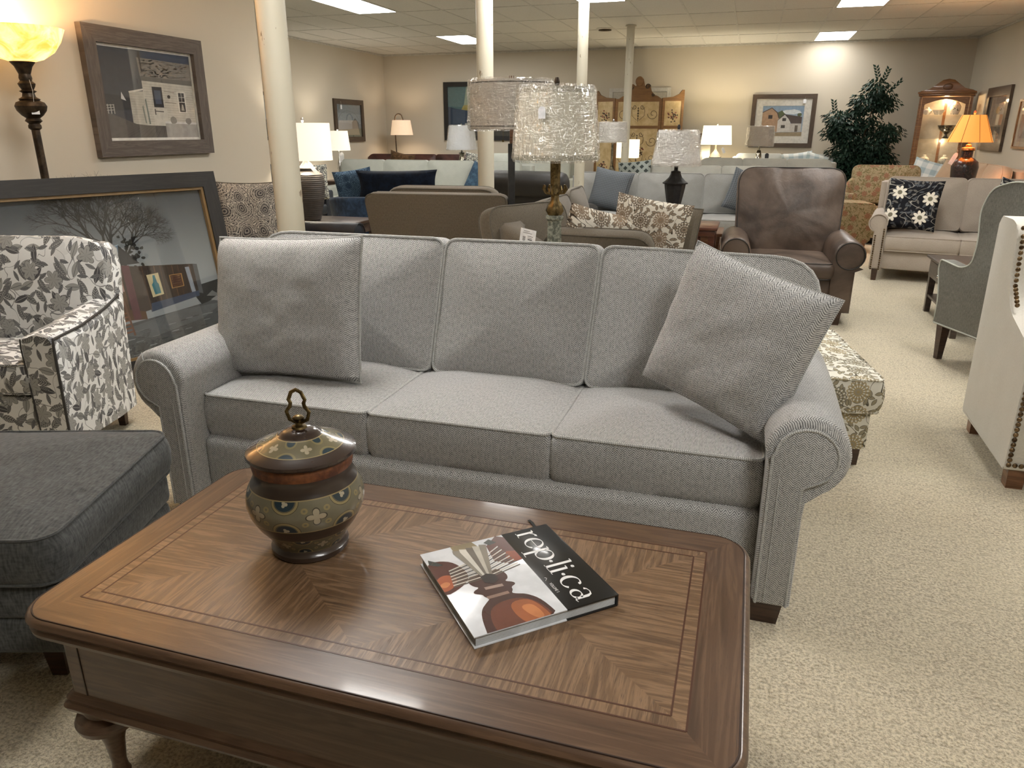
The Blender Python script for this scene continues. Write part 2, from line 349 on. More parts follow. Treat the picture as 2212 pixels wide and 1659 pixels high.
class B:
    def __init__(s):
        s.bm = bmesh.new(); s.uvl = s.bm.loops.layers.uv.new('UVMap'); s.k = s.bm.faces.layers.int.new('hasuv')
        s.T = Matrix.Identity(4); s.mi = 0
    def v(s, p): return s.bm.verts.new(s.T @ Vector(p))
    def f(s, vs, uv=None):
        try: fc = s.bm.faces.new(vs)
        except ValueError: return None
        fc.material_index = s.mi; fc.smooth = True
        if uv:
            fc[s.k] = 1
            for l, t in zip(fc.loops, uv): l[s.uvl].uv = t
        return fc
    def box(s, x0, x1, y0, y1, z0, z1, bev=0, seg=2):
        vs = [s.v((x, y, z)) for z in (z0, z1) for y in (y0, y1) for x in (x0, x1)]
        fs = [s.f([vs[i] for i in q]) for q in ((0, 2, 3, 1), (4, 5, 7, 6), (0, 1, 5, 4), (2, 6, 7, 3), (0, 4, 6, 2), (1, 3, 7, 5))]
        if bev:
            bev = min(bev, (x1 - x0) * .49, (y1 - y0) * .49, (z1 - z0) * .49)
            es = list({e for f in fs for e in f.edges})
            r = bmesh.ops.bevel(s.bm, geom=es, offset=bev, segments=seg, profile=.5, affect='EDGES')
            for f in r['faces']: f.smooth = True; f.material_index = s.mi
        return s
    def prism(s, P, a0, a1, axis='y', bev=0, seg=2, uvlen=True, cap=True):
        """outline P (2D) pulled from a0 to a1 along an axis; x->(y,z) y->(x,z) z->(x,y)"""
        def mk(p, a): return {'x': (a, p[0], p[1]), 'y': (p[0], a, p[1]), 'z': (p[0], p[1], a)}[axis]
        r0 = [s.v(mk(p, a0)) for p in P]; r1 = [s.v(mk(p, a1)) for p in P]
        N = len(P); L = 0
        for i in range(N):
            j = (i + 1) % N; d = math.hypot(P[j][0] - P[i][0], P[j][1] - P[i][1])
            s.f([r0[i], r0[j], r1[j], r1[i]], [(L, a0), (L + d, a0), (L + d, a1), (L, a1)]); L += d
        if cap:
            c0 = s.f(r0[::-1], [P[i] for i in range(N)][::-1]); c1 = s.f(r1, P)
            if bev:
                es = [e for c in (c0, c1) if c for e in c.edges]
                r = bmesh.ops.bevel(s.bm, geom=es, offset=bev, segments=seg, profile=.5, affect='EDGES')
                for f in r['faces']: f.smooth = True; f.material_index = s.mi
        return s
    def loft(s, rings, close=True, caps=True):
        """rings of 3D points"""
        R = [[s.v(p) for p in r] for r in rings]
        for a, b in zip(R, R[1:]):
            n = len(a)
            for i in range(n if close else n - 1):
                j = (i + 1) % n; s.f([a[i], a[j], b[j], b[i]])
        if caps: s.f(R[0][::-1]); s.f(R[-1])
        return s
    def lathe(s, prof, c=(0, 0, 0), seg=24, uvz=True, flute=0, fn=0):
        R = []; N = len(prof)
        for r, z in prof:
            ring = []
            for i in range(seg):
                a = 2 * PI * i / seg; q = r * (1 + flute * math.cos(fn * a)) if flute else r
                ring.append(s.v((c[0] + q * math.cos(a), c[1] + q * math.sin(a), c[2] + z)))
            R.append(ring)
        for k in range(N - 1):
            for i in range(seg):
                j = (i + 1) % seg; u0, u1 = i / seg, (i + 1) / seg
                s.f([R[k][i], R[k][j], R[k + 1][j], R[k + 1][i]], [(u0, prof[k][1]), (u1, prof[k][1]), (u1, prof[k + 1][1]), (u0, prof[k + 1][1])])
        if prof[0][0] > 1e-4: s.f(R[0][::-1])
        if prof[-1][0] > 1e-4: s.f(R[-1])
        return s
    def tube(s, P, r, seg=8, closed=False):
        P = [Vector(p) for p in P]; n = len(P); R = []; up = None
        for i, p in enumerate(P):
            if closed: t = P[(i + 1) % n] - P[i - 1]
            else: t = P[min(i + 1, n - 1)] - P[max(i - 1, 0)]
            if t.length < 1e-9: t = Vector((0, 0, 1))
            t.normalize()
            if up is None: up = Vector((0, 0, 1)) if abs(t.z) < .9 else Vector((1, 0, 0))
            a = t.cross(up)
            if a.length < 1e-4: a = t.cross(Vector((1, 0, 0)))
            a.normalize(); b = a.cross(t).normalized(); up = b
            rr = r[i] if isinstance(r, (list, tuple)) else r
            R.append([s.v(p + (a * math.cos(2 * PI * k / seg) + b * math.sin(2 * PI * k / seg)) * rr) for k in range(seg)])
        L = 0
        for i in range(n if closed else n - 1):
            A, Bq = R[i], R[(i + 1) % n]; d = (P[(i + 1) % n] - P[i]).length
            for k in range(seg):
                j = (k + 1) % seg; c = 2 * PI * (r if not isinstance(r, (list, tuple)) else r[0]) / seg
                s.f([A[k], A[j], Bq[j], Bq[k]], [(k * c, L), ((k + 1) * c, L), ((k + 1) * c, L + d), (k * c, L + d)])
            L += d
        if not closed: s.f(R[0][::-1]); s.f(R[-1])
        return s
    def ball(s, c, r, u=12, w=8):
        r = r if isinstance(r, (tuple, list)) else (r, r, r)
        prev = None; top = s.v((c[0], c[1], c[2] + r[2])); bot = s.v((c[0], c[1], c[2] - r[2]))
        for k in range(1, w):
            a = PI * k / w; ring = [s.v((c[0] + r[0] * math.sin(a) * math.cos(2 * PI * i / u), c[1] + r[1] * math.sin(a) * math.sin(2 * PI * i / u), c[2] + r[2] * math.cos(a))) for i in range(u)]
            for i in range(u):
                j = (i + 1) % u
                if prev is None: s.f([top, ring[i], ring[j]])
                else: s.f([prev[i], ring[i], ring[j], prev[j]])
            prev = ring
        for i in range(u): s.f([prev[i], bot, prev[(i + 1) % u]])
        return s
    def cushion(s, P, te, crown, bulge=.012, wr=0, seed=0, pw=2.4, back=True):
        """padded shape: outline P in local xy, thickness along z"""
        n = len(P); cx = sum(p[0] for p in P) / n; cy = sum(p[1] for p in P) / n
        def ring(sc, z, w=True):
            out = []
            for x, y in P:
                q = Vector((cx + (x - cx) * sc, cy + (y - cy) * sc, z))
                if wr:
                    h = noise.noise(Vector((q.x * 6 + seed, q.y * 6, seed * 3.1))) + .5 * noise.noise(Vector((q.x * 17 + seed, q.y * 17, seed)))
                    q.z += wr * h * (1 if z > 0 else -1) * (1 if sc < .99 else .35)
                out.append(q)
            return out
        S = [1, .985, .95, .88, .78, .64, .47, .28, .12]
        rings = []
        if back: rings += [ring(k, -(te / 2 + crown * (1 - k ** pw))) for k in S[::-1]]
        rings += [ring(1 + bulge * a / max(.05, abs(P[0][0] - cx)), z) for a, z in ((.75, -te * .28), (1, 0), (.75, te * .28))]
        rings += [ring(k, te / 2 + crown * (1 - k ** pw)) for k in S]
        R = [[s.v(p) for p in r] for r in rings]
        for ri, (a, b) in enumerate(zip(R, R[1:])):
            for i in range(n):
                j = (i + 1) % n; s.f([a[i], a[j], b[j], b[i]])
        s.f(R[-1]); s.f(R[0][::-1])
        return s
    def pillow(s, w, h, t, pinch=.05, wr=.004, seed=0, N=18, ex=.42):
        """knife-edged scatter cushion in local xz, thick along y"""
        V = {}
        for sd in (1, -1):
            for i in range(N + 1):
                for j in range(N + 1):
                    u = -1 + 2 * i / N; v = -1 + 2 * j / N
                    x = w / 2 * u * (1 - pinch * (1 - v * v)); z = h / 2 * v * (1 - pinch * (1 - u * u))
                    edge = i in (0, N) or j in (0, N)
                    if edge and sd == -1: V[(sd, i, j)] = V[(1, i, j)]; continue
                    m = max(0, (1 - u ** 4) * (1 - v ** 4)) ** ex
                    y = 0 if edge else sd * t / 2 * m
                    if not edge: y += sd * wr * m * (noise.noise(Vector((x * 9 + seed, z * 9, seed))) * 1.6 + noise.noise(Vector((x * 22, z * 22 + seed, 2))))
                    V[(sd, i, j)] = s.v((x, -y, z + h / 2))
        for sd in (1, -1):
            for i in range(N):
                for j in range(N):
                    q = [V[(sd, i, j)], V[(sd, i + 1, j)], V[(sd, i + 1, j + 1)], V[(sd, i, j + 1)]]
                    uv = [((a) / N * w, (b) / N * h) for a, b in ((i, j), (i + 1, j), (i + 1, j + 1), (i, j + 1))]
                    if sd == -1: q = q[::-1]; uv = uv[::-1]
                    s.f(q, uv)
        s.edge = [V[(1, i, 0)].co.copy() for i in range(N)] + [V[(1, N, j)].co.copy() for j in range(N)] + [V[(1, N - i, N)].co.copy() for i in range(N)] + [V[(1, 0, N - j)].co.copy() for j in range(N)]
        return s
    def build(s, name, mats, parent=None, sharp=38, loc=None):
        bm = s.bm
        for f in bm.faces:
            if f[s.k]: continue
            n = f.normal if f.normal.length > 0 else (f.normal_update() or f.normal)
            f.normal_update(); n = f.normal; a = (abs(n.x), abs(n.y), abs(n.z)); m = a.index(max(a))
            for l in f.loops:
                c = l.vert.co; l[s.uvl].uv = ((c.y, c.z), (c.x, c.z), (c.x, c.y))[m]
        bmesh.ops.recalc_face_normals(bm, faces=bm.faces)
        me = bpy.data.meshes.new(name); bm.to_mesh(me); bm.free()
        me.set_sharp_from_angle(angle=D(sharp))
        for m in (mats if isinstance(mats, (list, tuple)) else [mats]): me.materials.append(MT[m] if isinstance(m, str) else m)
        o = bpy.data.objects.new(name, me); C.objects.link(o)
        if parent: o.parent = parent
        if loc: o.location = loc
        return o
def thing(name, label, cat, loc=(0, 0, 0), rz=0, group=None, rx=0, ry=0):
    o = bpy.data.objects.new(name, None); C.objects.link(o); o.empty_display_size = .1
    o.location = loc; o.rotation_euler = (D(rx), D(ry), D(rz)); o['label'] = label; o['category'] = cat
    if group: o['group'] = group
    return o
def tag(o, label, cat, group=None):
    o['label'] = label; o['category'] = cat
    if group: o['group'] = group
    return o
def struct(o): o['kind'] = 'structure'; return o
def copy_tree(o, parent=None):
    c = o.copy(); C.objects.link(c); c.parent = parent
    for ch in o.children: copy_tree(ch, c)
    return c

# ------------------------------------------------------------ price tags, legs, pillows
def swing_tag(parent, loc, w=.045, h=.07, rz=0, string=.12, name='price_tag', rx=0, text=None, mat='white_tag'):
    b = B(); b.T = Matrix.Translation(loc) @ Matrix.Rotation(D(rz), 4, 'Z') @ Matrix.Rotation(D(rx), 4, 'Y')
    P = [(-w / 2, -h), (w / 2, -h), (w / 2, -h * .18), (w * .25, 0), (-w * .25, 0), (-w / 2, -h * .18)]
    b.prism(P, -.001, .001, 'y'); o = b.build(name, mat, parent)
    if string:
        b = B(); b.T = Matrix.Translation(loc) @ Matrix.Rotation(D(rz), 4, 'Z')
        b.tube([(0, 0, -.006), (.006, .004, string * .5), (0, .01, string)], .0012, 5); b.build('string', 'string', o)
    return o
def sheet_tag(parent, loc, w, h, rz=0, tilt=0, price=None, lines=7, name='price_card', rx=0):
    """printed card: bar code block, a few lines and the hand-written price"""
    T = Matrix.Translation(loc) @ Matrix.Rotation(D(rz), 4, 'Z') @ Matrix.Rotation(D(rx), 4, 'X') @ Matrix.Rotation(D(tilt), 4, 'Y')
    b = B(); b.T = T; b.box(-w / 2, w / 2, -.0008, .0008, 0, h); o = b.build(name, 'white_tag', parent)
    b = B(); b.T = T; y0, y1 = -.0014, -.0008
    for i in range(9): b.box(-w * .32 + 0, -w * .14, y0, y1, h * (.5 + i * .028), h * (.514 + i * .028))
    for i, (a, c, z, t) in enumerate([(-.3, .1, .92, .012), (-.34, .25, .86, .012), (-.02, .34, .76, .014), (0, .3, .7, .012), (.02, .3, .64, .03), (.02, .32, .54, .035), (-.2, .3, .44, .012), (-.28, .34, .38, .01), (-.28, .34, .34, .01)][:lines]):
        b.box(w * a, w * c, y0, y1, h * z, h * (z + t))
    b.build('printing', 'ink', o)
    if price: text(price, .3 * w, T @ Matrix.Translation((-w * .12, -.002, h * .12)) @ Matrix.Rotation(D(90), 4, 'X'), 'ink', o, 'handwritten_price', 1.1)
    return o
def text(body, size, mtx, mat, parent, name='lettering', sx=1.0, ext=.0003, align='LEFT'):
    cu = bpy.data.curves.new(name, 'FONT'); cu.body = body; cu.size = size; cu.extrude = ext; cu.align_x = align
    tmp = bpy.data.objects.new('tmp', cu); C.objects.link(tmp); dg = bpy.context.evaluated_depsgraph_get()
    me = bpy.data.meshes.new_from_object(tmp.evaluated_get(dg)); bpy.data.objects.remove(tmp)
    me.transform(mtx @ Matrix.Diagonal((sx, 1, 1, 1))); me.materials.clear(); me.materials.append(MT[mat] if isinstance(mat, str) else mat)
    o = bpy.data.objects.new(name, me); C.objects.link(o); o.parent = parent; return o
def legs(parent, pts, h, w=.055, mat='walnut', taper=.75, splay=0):
    for x, y in pts:
        b = B(); t = w * taper / 2; q = w / 2
        b.loft([[(x - t, y - t, 0), (x + t, y - t, 0), (x + t, y + t, 0), (x - t, y + t, 0)], [(x - q, y - q, h), (x + q, y - q, h), (x + q, y + q, h), (x - q, y + q, h)]])
        b.build('leg', mat, parent, 30)
def pillow(name, label, cat, mat, loc, w, h, t, rz=0, rx=0, ry=0, pipe=None, group=None, pinch=.06, seed=0, wr=.004, N=18, order=None):
    b = B(); b.pillow(w, h, t, pinch, wr, seed, N); E_ = b.edge
    o = b.build(name, mat); o.rotation_mode = 'QUATERNION'
    o.matrix_world = Matrix.Translation(loc) @ Matrix.Rotation(D(rz), 4, 'Z') @ Matrix.Rotation(D(rx), 4, 'X') @ Matrix.Rotation(D(ry), 4, 'Y')
    tag(o, label, cat, group)
    if pipe:
        p = B(); p.tube(E_, .0055 if pipe != 'thin' else .003, 6, True); p.build('piping', MT['welt'] if pipe == 'thin' else MT[pipe], o)
    return o
def cushion_part(parent, name, P, te, crown, T, mat, pipe=None, wr=.002, seed=0, pr=.0055, edges=(1, -1), pw=2.4, step=.05):
    P = dens(P, step)
    b = B(); b.T = T; b.cushion(P, te, crown, wr=wr, seed=seed, pw=pw); o = b.build(name, mat, parent, 60)
    if pipe:
        p = B(); p.T = T
        for e in edges: p.tube([(x, y, e * te / 2) for x, y in P], pr, 6, True)
        p.build('piping', pipe, o)
    return o
def arm_profile(style, h, wd, r):
    """cross-section in (outward x, z); x=0 is the seat side"""
    if style == 'roll':
        cx, cz = wd * .5 + r * .3, h - r; P = [(0, 0), (0, cz - r * .2)]
        for i in range(15):
            a = D(165 - i * 235 / 14); P.append((cx + r * math.cos(a), cz + r * math.sin(a)))
        P += [(wd, cz - r * .95), (wd, 0)]
        return P[::-1]
    return roundpoly([(0, 0), (wd, 0), (wd + r, h), (-.0, h)], [0, 0, .03, .03])
def sofa(name, label, cat, loc, rz, W=2.2, Dp=.95, sh=.48, ah=.64, bh=.92, aw=.2, leg=.1, seats=3, backs=None, mat='gray', pipe=None,
         style='roll', r=.1, legmat='walnut', group=None, lean=12, st=.16, nails=False, backt=.2, loose=True, topr=.09, seatmat=None, bcr=.05, legpts=True, sagtop=0):
    """generic settee: origin on the floor at the middle of the front edge, back towards +y"""
    t = thing(name, label, cat, loc, rz, group); backs = backs or seats
    ix = W / 2 - aw; z0 = leg
    b = B(); b.box(-ix - .01, ix + .01, .03, Dp - .05, z0, sh - st - .005, .02); b.build('base', mat, t)
    for sd in (-1, 1):
        b = B(); P = arm_profile(style, ah - z0, aw if style != 'roll' else aw * .55, r)
        P = [(sd * (ix + x), z + z0) for x, z in P]
        b.prism(P, 0.0, Dp - .06, 'y', bev=.012); o = b.build('arm', mat, t, 50)
        if style == 'roll' or nails:
            q = B(); q.tube([(x * (1 - .0), -.004, z) for x, z in P[1:-1]], .006, 6); q.build('piping', pipe or mat, o)
        if nails:
            n = B(); acc = 0; L = [(ix * sd + sd * .018, z0 + i * .022) for i in range(int((ah - z0 - r * 1.2) / .022))] + [(ix * sd + sd * (aw * .55 - .018), z0 + i * .022) for i in range(int((ah - z0 - r * 2) / .022))]
            for x, z in L: n.ball((x, -.006, z), (.0085, .005, .0085), 8, 4)
            n.build('nailhead_trim', 'nail', o)
    b = B(); bw = W / 2 - aw * .35 if style == 'roll' else W / 2 - .02
    T = Matrix.Rotation(D(-lean), 4, 'X')
    zt = bh - .04
    b.loft([[(x, y, z) for x, y in rrect(2 * (bw if k else bw), .16, .05, 3, 0, Dp - .16 + (z - z0) * math.tan(D(lean)) * .45)] for k, z in enumerate((z0, z0 + .3, zt - .06, zt - .015))] +
           [[(x, y, zt) for x, y in rrect(2 * bw - .06, .1, .03, 3, 0, Dp - .16 + (zt - z0) * math.tan(D(lean)) * .45)]])
    b.build('back_frame', mat, t, 50)
    sw = 2 * ix / seats
    for i in range(seats):
        P = rrect(sw - .006, Dp - backt - .1, .03, 3, -ix + sw * (i + .5), (Dp - backt - .1) / 2 + .0)
        cushion_part(t, 'seat_cushion', P, st - .02, .03, Matrix.Translation((0, 0, sh - st / 2 - .02)), seatmat or mat, pipe, seed=i)
    bwid = (2 * ix + (.12 if style == 'roll' else 0)) / backs; x00 = -bwid * backs / 2
    for i in range(backs):
        h = bh - sh + .02; rr = [.05, topr, topr, .05]
        if backs > 1: rr = [.04, topr if i == backs - 1 else .05, topr if i == 0 else .05, .04]
        P = rrect(bwid - .008, h, rr, 5, 0, h / 2)
        T = Matrix.Translation((x00 + bwid * (i + .5), Dp - backt - .17, sh - .01)) @ Matrix.Rotation(D(90 - lean), 4, 'X')
        cushion_part(t, 'back_cushion', P, .11, bcr, T, mat, pipe, seed=i + 9, wr=.004)
    if legpts: legs(t, [(sx * (W / 2 - aw * .75), y) for sx in (-1, 1) for y in (.05, Dp - .12)], leg + .01, .06, legmat)
    return t

# ------------------------------------------------------------ lamps
def shade_mesh(rb, rt, z0, z1, seg=40, sq=None, wall=.003):
    b = B()
    def ring(r, z):
        if sq: return [(x, y, z) for x, y in rrect(2 * r, 2 * r * sq, r * .22, 3)]
        return [(r * math.cos(2 * PI * i / seg), r * math.sin(2 * PI * i / seg), z) for i in range(seg)]
    o = [ring(rb, z0), ring(rt, z1), ring(rt - wall, z1), ring(rb - wall, z0)]
    R = [[b.v(p) for p in r] for r in o]; n = len(R[0]); per = 2 * PI * rb
    for k in range(4):
        a, c = R[k], R[(k + 1) % 4]
        for i in range(n):
            j = (i + 1) % n; za, zb = o[k][0][2], o[(k + 1) % 4][0][2]
            b.f([a[i], a[j], c[j], c[i]], [(i / n * per, za), ((i + 1) / n * per, za), ((i + 1) / n * per, zb), (i / n * per, zb)])
    return b
def wrap(parent, rb, rt, z0, z1, seed=0, amp=.006, seg=64, sq=None, z2=.012):
    """crumpled clear bag stretched over a shade"""
    b = B(); rows = 18; R = []; random.seed(seed)
    for k in range(rows + 1):
        t = k / rows; z = z0 - z2 + (z1 - z0 + 2 * z2) * t; r = rb + (rt - rb) * t + .006
        r -= .012 * (max(0, t - .94) / .06 + max(0, .05 - t) / .05)
        base = rrect(2 * r, 2 * r * sq, r * .22, 13) if sq else [(r * math.cos(2 * PI * i / seg), r * math.sin(2 * PI * i / seg)) for i in range(seg)]
        row = []
        for i, (x, y) in enumerate(base):
            d = amp * (noise.noise(Vector((x * 28 + seed, y * 28, z * 7))) + .6 * noise.noise(Vector((x * 55, y * 55 + seed, z * 16)))) + amp * .8
            q = Vector((x, y)).normalized(); row.append(b.v((x + q.x * d, y + q.y * d, z)))
        R.append(row)
    n = len(R[0])
    for k in range(rows):
        for i in range(n):
            j = (i + 1) % n; b.f([R[k][i], R[k][j], R[k + 1][j], R[k + 1][i]], [(i / n, k / rows), ((i + 1) / n, k / rows), ((i + 1) / n, (k + 1) / rows), (i / n, (k + 1) / rows)])
    return b.build('plastic_wrap', 'film', parent, 80)
def bulb(parent, loc, power, col=(1, .78, .5), r=.04):
    l = bpy.data.lights.new('bulb_light', 'POINT'); l.energy = power; l.color = col; l.shadow_soft_size = r
    o = bpy.data.objects.new('bulb_light', l); C.objects.link(o); o.location = loc; o.parent = parent; return o

# ------------------------------------------------------------ pictures
def art(parent, w, h, polys, name='print'):
    """flat shapes painted on the sheet: x 0..w, z 0..h, seen from -y"""
    b = B(); names = []; mats = []
    k = 0
    for pl in polys:
        pts, col = pl[0], pl[1]
        if len(pl) < 3: k += 1
        if col not in names: names.append(col); mats.append(flat(col, .7) if isinstance(col, str) and col.startswith('#') else MT[col])
        b.mi = names.index(col); y = -.00004 * k - .0003
        b.f([b.v((x * w - w / 2, y, z * h)) for x, z in pts])
    b.bm.faces.ensure_lookup_table(); bmesh.ops.triangulate(b.bm, faces=b.bm.faces[:])
    for f in b.bm.faces: f[b.k] = 0
    o = b.build(name, mats, parent)
    for p in o.data.polygons: p.use_smooth = False
    return o
def frame(name, label, loc, rz, W, Hh, fw, mat, polys, mat_w=0, matcol='#dcd9d2', lip=None, depth=.03, rx=0, glaze=True, group=None, cat='picture', matmat=None):
    """framed picture: origin at bottom centre of its back, facing local -y"""
    t = thing(name, label, cat, loc, rz, group, rx)
    b = B()
    for (x0, x1, z0, z1, c) in ((-W / 2, W / 2, Hh - fw, Hh, 0), (-W / 2, W / 2, 0, fw, 1), (-W / 2, -W / 2 + fw, 0, Hh, 2), (W / 2 - fw, W / 2, 0, Hh, 3)):
        if c == 0: P = [(x0, z1), (x0 + fw, z0), (x1 - fw, z0), (x1, z1)]
        elif c == 1: P = [(x0, z0), (x1, z0), (x1 - fw, z1), (x0 + fw, z1)]
        elif c == 2: P = [(x0, z0), (x1, z0 + fw), (x1, z1 - fw), (x0, z1)]
        else: P = [(x0, z0 + fw), (x1, z0), (x1, z1), (x0, z1 - fw)]
        v0 = [b.v((x, -depth, z)) for x, z in P]; v1 = [b.v((x, 0, z)) for x, z in P]
        uv = [(x, z) if c < 2 else (z, x) for x, z in P]
        b.f(v0, uv); b.f(v1[::-1], uv[::-1])
        for i in range(4): b.f([v0[i], v1[i], v1[(i + 1) % 4], v0[(i + 1) % 4]], [uv[i], uv[i], uv[(i + 1) % 4], uv[(i + 1) % 4]])
    b.build('frame', mat, t, 20)
    iw, ih = W - 2 * fw, Hh - 2 * fw
    if lip:
        q = B(); e = lip[0]
        for a in ((-iw / 2, iw / 2, ih - e + fw, ih + fw), (-iw / 2, iw / 2, fw, fw + e), (-iw / 2, -iw / 2 + e, fw + e, ih - e + fw), (iw / 2 - e, iw / 2, fw + e, ih - e + fw)):
            q.box(a[0], a[1], -depth * .75, -.004, a[2], a[3])
        q.build('fillet', lip[1], t)
        iw -= 2 * e; ih -= 2 * e
    if mat_w:
        q = B()
        for a in ((-iw / 2, iw / 2, Hh / 2 + ih / 2 - mat_w, Hh / 2 + ih / 2), (-iw / 2, iw / 2, Hh / 2 - ih / 2, Hh / 2 - ih / 2 + mat_w), (-iw / 2, -iw / 2 + mat_w, Hh / 2 - ih / 2 + mat_w, Hh / 2 + ih / 2 - mat_w), (iw / 2 - mat_w, iw / 2, Hh / 2 - ih / 2 + mat_w, Hh / 2 + ih / 2 - mat_w)):
            q.box(a[0], a[1], -.012, -.006, a[2], a[3])
        q.build('mat_board', flat(matcol), t)
        iw -= 2 * mat_w; ih -= 2 * mat_w
    q = B(); q.box(-iw / 2 - .01, iw / 2 + .01, -.004, -.001, Hh / 2 - ih / 2 - .01, Hh / 2 + ih / 2 + .01); q.build('backing', flat('#55504a'), t)
    a = art(t, iw, ih, polys); a.location = (0, -.005, Hh / 2 - ih / 2)
    if glaze:
        q = B(); q.box(-W / 2 + fw, W / 2 - fw, -.0165, -.015, fw, Hh - fw); q.build('glass', 'clear', t)
    return t

# ============================================================ THE ROOM
CEIL = 2.904; XL, XR, YB, YF, XN, YN = -7.4, 3.36, 14.95, -4.5, -4.25, 6.15
def wallmat():
    g = G('warm_painted_wall'); o = g.obj(); n = g.noise(o, 1.2, 2); f = g.noise(o, 180, 2)
    g.bump(f, .12, .001)
    return g.fin(g.mix(n, H('#c6bdab'), H('#cdc4b4')), .7, 0, .3)
def carpetmat():
    g = G('beige_plush_carpet'); o = g.obj()
    fine = g.noise(o, 110, 3, .75); mid = g.noise(o, 38, 3, .6); big = g.noise(g.map(o, (1, 2.2, 1)), 2.6, 3, .6)
    h = g.M('ADD', g.M('MULTIPLY', fine, 1.0), mid)
    g.bump(h, .9, .012)
    c = g.mix(g.step(fine, .32, .62), H('#988a6e'), H('#e4d8bd')); c = g.mix(g.step(mid, .35, .5), g.mix(.3, c, H('#7a6b52')), c)
    return g.fin(g.mix(g.M('MULTIPLY', g.step(big, .35, .7), .28), c, H('#d9ccad')), .95, 0, .1, 0, .3)
def tilemat():
    g = G('mineral_ceiling_tile'); o = g.obj(); n = g.noise(o, 130, 3, .7)
    return g.fin(g.mix(g.step(n, .55, .7), H('#d9d6ce'), H('#b8b4ab')), .95, 0, .1)
MT['wall'] = wallmat(); MT['carpet'] = carpetmat(); MT['tile'] = tilemat(); MT['grid'] = flat('#cfccc3', .5); MT['trimw'] = flat('#cfcabd', .5)
b = B(); b.box(XL - .1, XR + .1, YF - .1, YB + .1, -.12, 0); struct(b.build('floor', 'carpet'))
b = B(); b.box(XL - .1, XR + .1, YF - .1, YB + .1, CEIL, CEIL + .1); struct(b.build('ceiling', 'tile'))
b = B(); b.box(XL - .1, XR + .1, YB, YB + .1, 0, CEIL); struct(b.build('wall_back', 'wall'))
b = B(); b.box(XR, XR + .1, YF, YB, 0, CEIL); struct(b.build('wall_right', 'wall'))
b = B(); b.box(XL - .1, XL, YN - .12, YB, 0, CEIL); struct(b.build('wall_left', 'wall'))
b = B(); b.box(XN - .12, XN, YF, YN, 0, CEIL); struct(b.build('wall_near_left', 'wall'))
b = B(); b.box(XL, XN - .12, YN - .12, YN, 0, CEIL); struct(b.build('wall_alcove', 'wall'))
b = B(); b.box(XN - .1, XR + .1, YF - .1, YF, 0, CEIL); struct(b.build('wall_front', 'wall'))
PX, PY, GX, GY = .5950, 1.27, .80, .85
b = B(); zz = CEIL - .004
x = GX - PX * 14
while x < XR:
    if x > XL: b.box(x - .012, x + .012, YF if x > XN else YN, YB, zz, CEIL + .001)
    x += PX
y = GY - PY * 4
while y < YB:
    if y > YF: b.box(XN if y < YN else XL, XR, y - .012, y + .012, zz - .0005, CEIL + .001)
    y += PY
struct(b.build('trim_1', 'grid'))
b = B(); b.box(XL, XR, YB - .018, YB, CEIL - .03, CEIL - .004); b.box(XL, XL + .018, YN, YB - .018, CEIL - .03, CEIL - .004); b.box(XR - .018, XR, YF, YB - .018, CEIL - .03, CEIL - .004)
struct(b.build('trim_2', 'grid'))
for nm, a in (('baseboard_back', (XL, XR, YB - .015, YB)), ('baseboard_right', (XR - .015, XR, YF, YB - .015)), ('baseboard_left', (XL, XL + .015, YN, YB - .015)), ('baseboard_near_left', (XN, XN + .015, YF, YN))):
    b = B(); b.box(*a, 0, .1, .004); struct(b.build(nm, 'trimw'))
# a closed white door behind the painted screen
b = B(); b.box(-2.70, -2.63, YB - .02, YB, 0, 2.20); b.box(-1.62, -1.55, YB - .02, YB, 0, 2.20); b.box(-2.63, -1.62, YB - .02, YB, 2.13, 2.20); d1 = struct(b.build('door_1', flat('#d5d1c6', .5)))
b = B(); b.box(-2.625, -1.625, YB - .012, YB - .002, .01, 2.125); b.build('door_panel', flat('#c3bdae', .5), d1)

# ceiling panels
g = G('fluorescent_diffuser'); MT['diffuser'] = g.fin(H('#ffffff'), .6, em=(1, .985, .95, 1), es=PANEL_STRENGTH)
g = G('fluorescent_diffuser_dimmer'); MT['diffuser_dim'] = g.fin(H('#ffffff'), .6, em=(1, .985, .95, 1), es=PANEL_STRENGTH * .42)
PL = {(.80, 13.55): 'glowing ceiling light panel nearest the back wall, above the barn picture', (.80, 9.74): 'glowing ceiling light panel one row in front of the one by the back wall',
      (-5.15, 12.28): 'far ceiling light panel beyond the peeling cream pole, towards the leather sofa', (-5.15, 8.47): 'large glowing ceiling light panel beside the thick pole, cut by the frame top'}
for i, (px, py) in enumerate(PANELS):
    inside = (px, py) in PL
    t = thing('ceiling_light', PL.get((px, py), 'fluorescent ceiling light panel of the same white kind, outside the photograph'), 'ceiling light', (px + PX / 2, py + PY / 2, CEIL), 0, 'ceiling light panels' if inside else 'ceiling light panels outside the view')
    b = B(); hx, hy = PX / 2 - .012, PY / 2 - .012
    for a in ((-hx, hx, -hy, -hy + .02), (-hx, hx, hy - .02, hy), (-hx, -hx + .02, -hy + .02, hy - .02), (hx - .02, hx, -hy + .02, hy - .02)): b.box(*a, -.006, -.001)
    b.build('frame', 'grid', t)
    b = B(); b.box(-hx + .02, hx - .02, -hy + .02, hy - .02, -.004, -.001); b.build('diffuser', 'diffuser_dim' if (px, py) == (.80, 13.55) else 'diffuser', t)
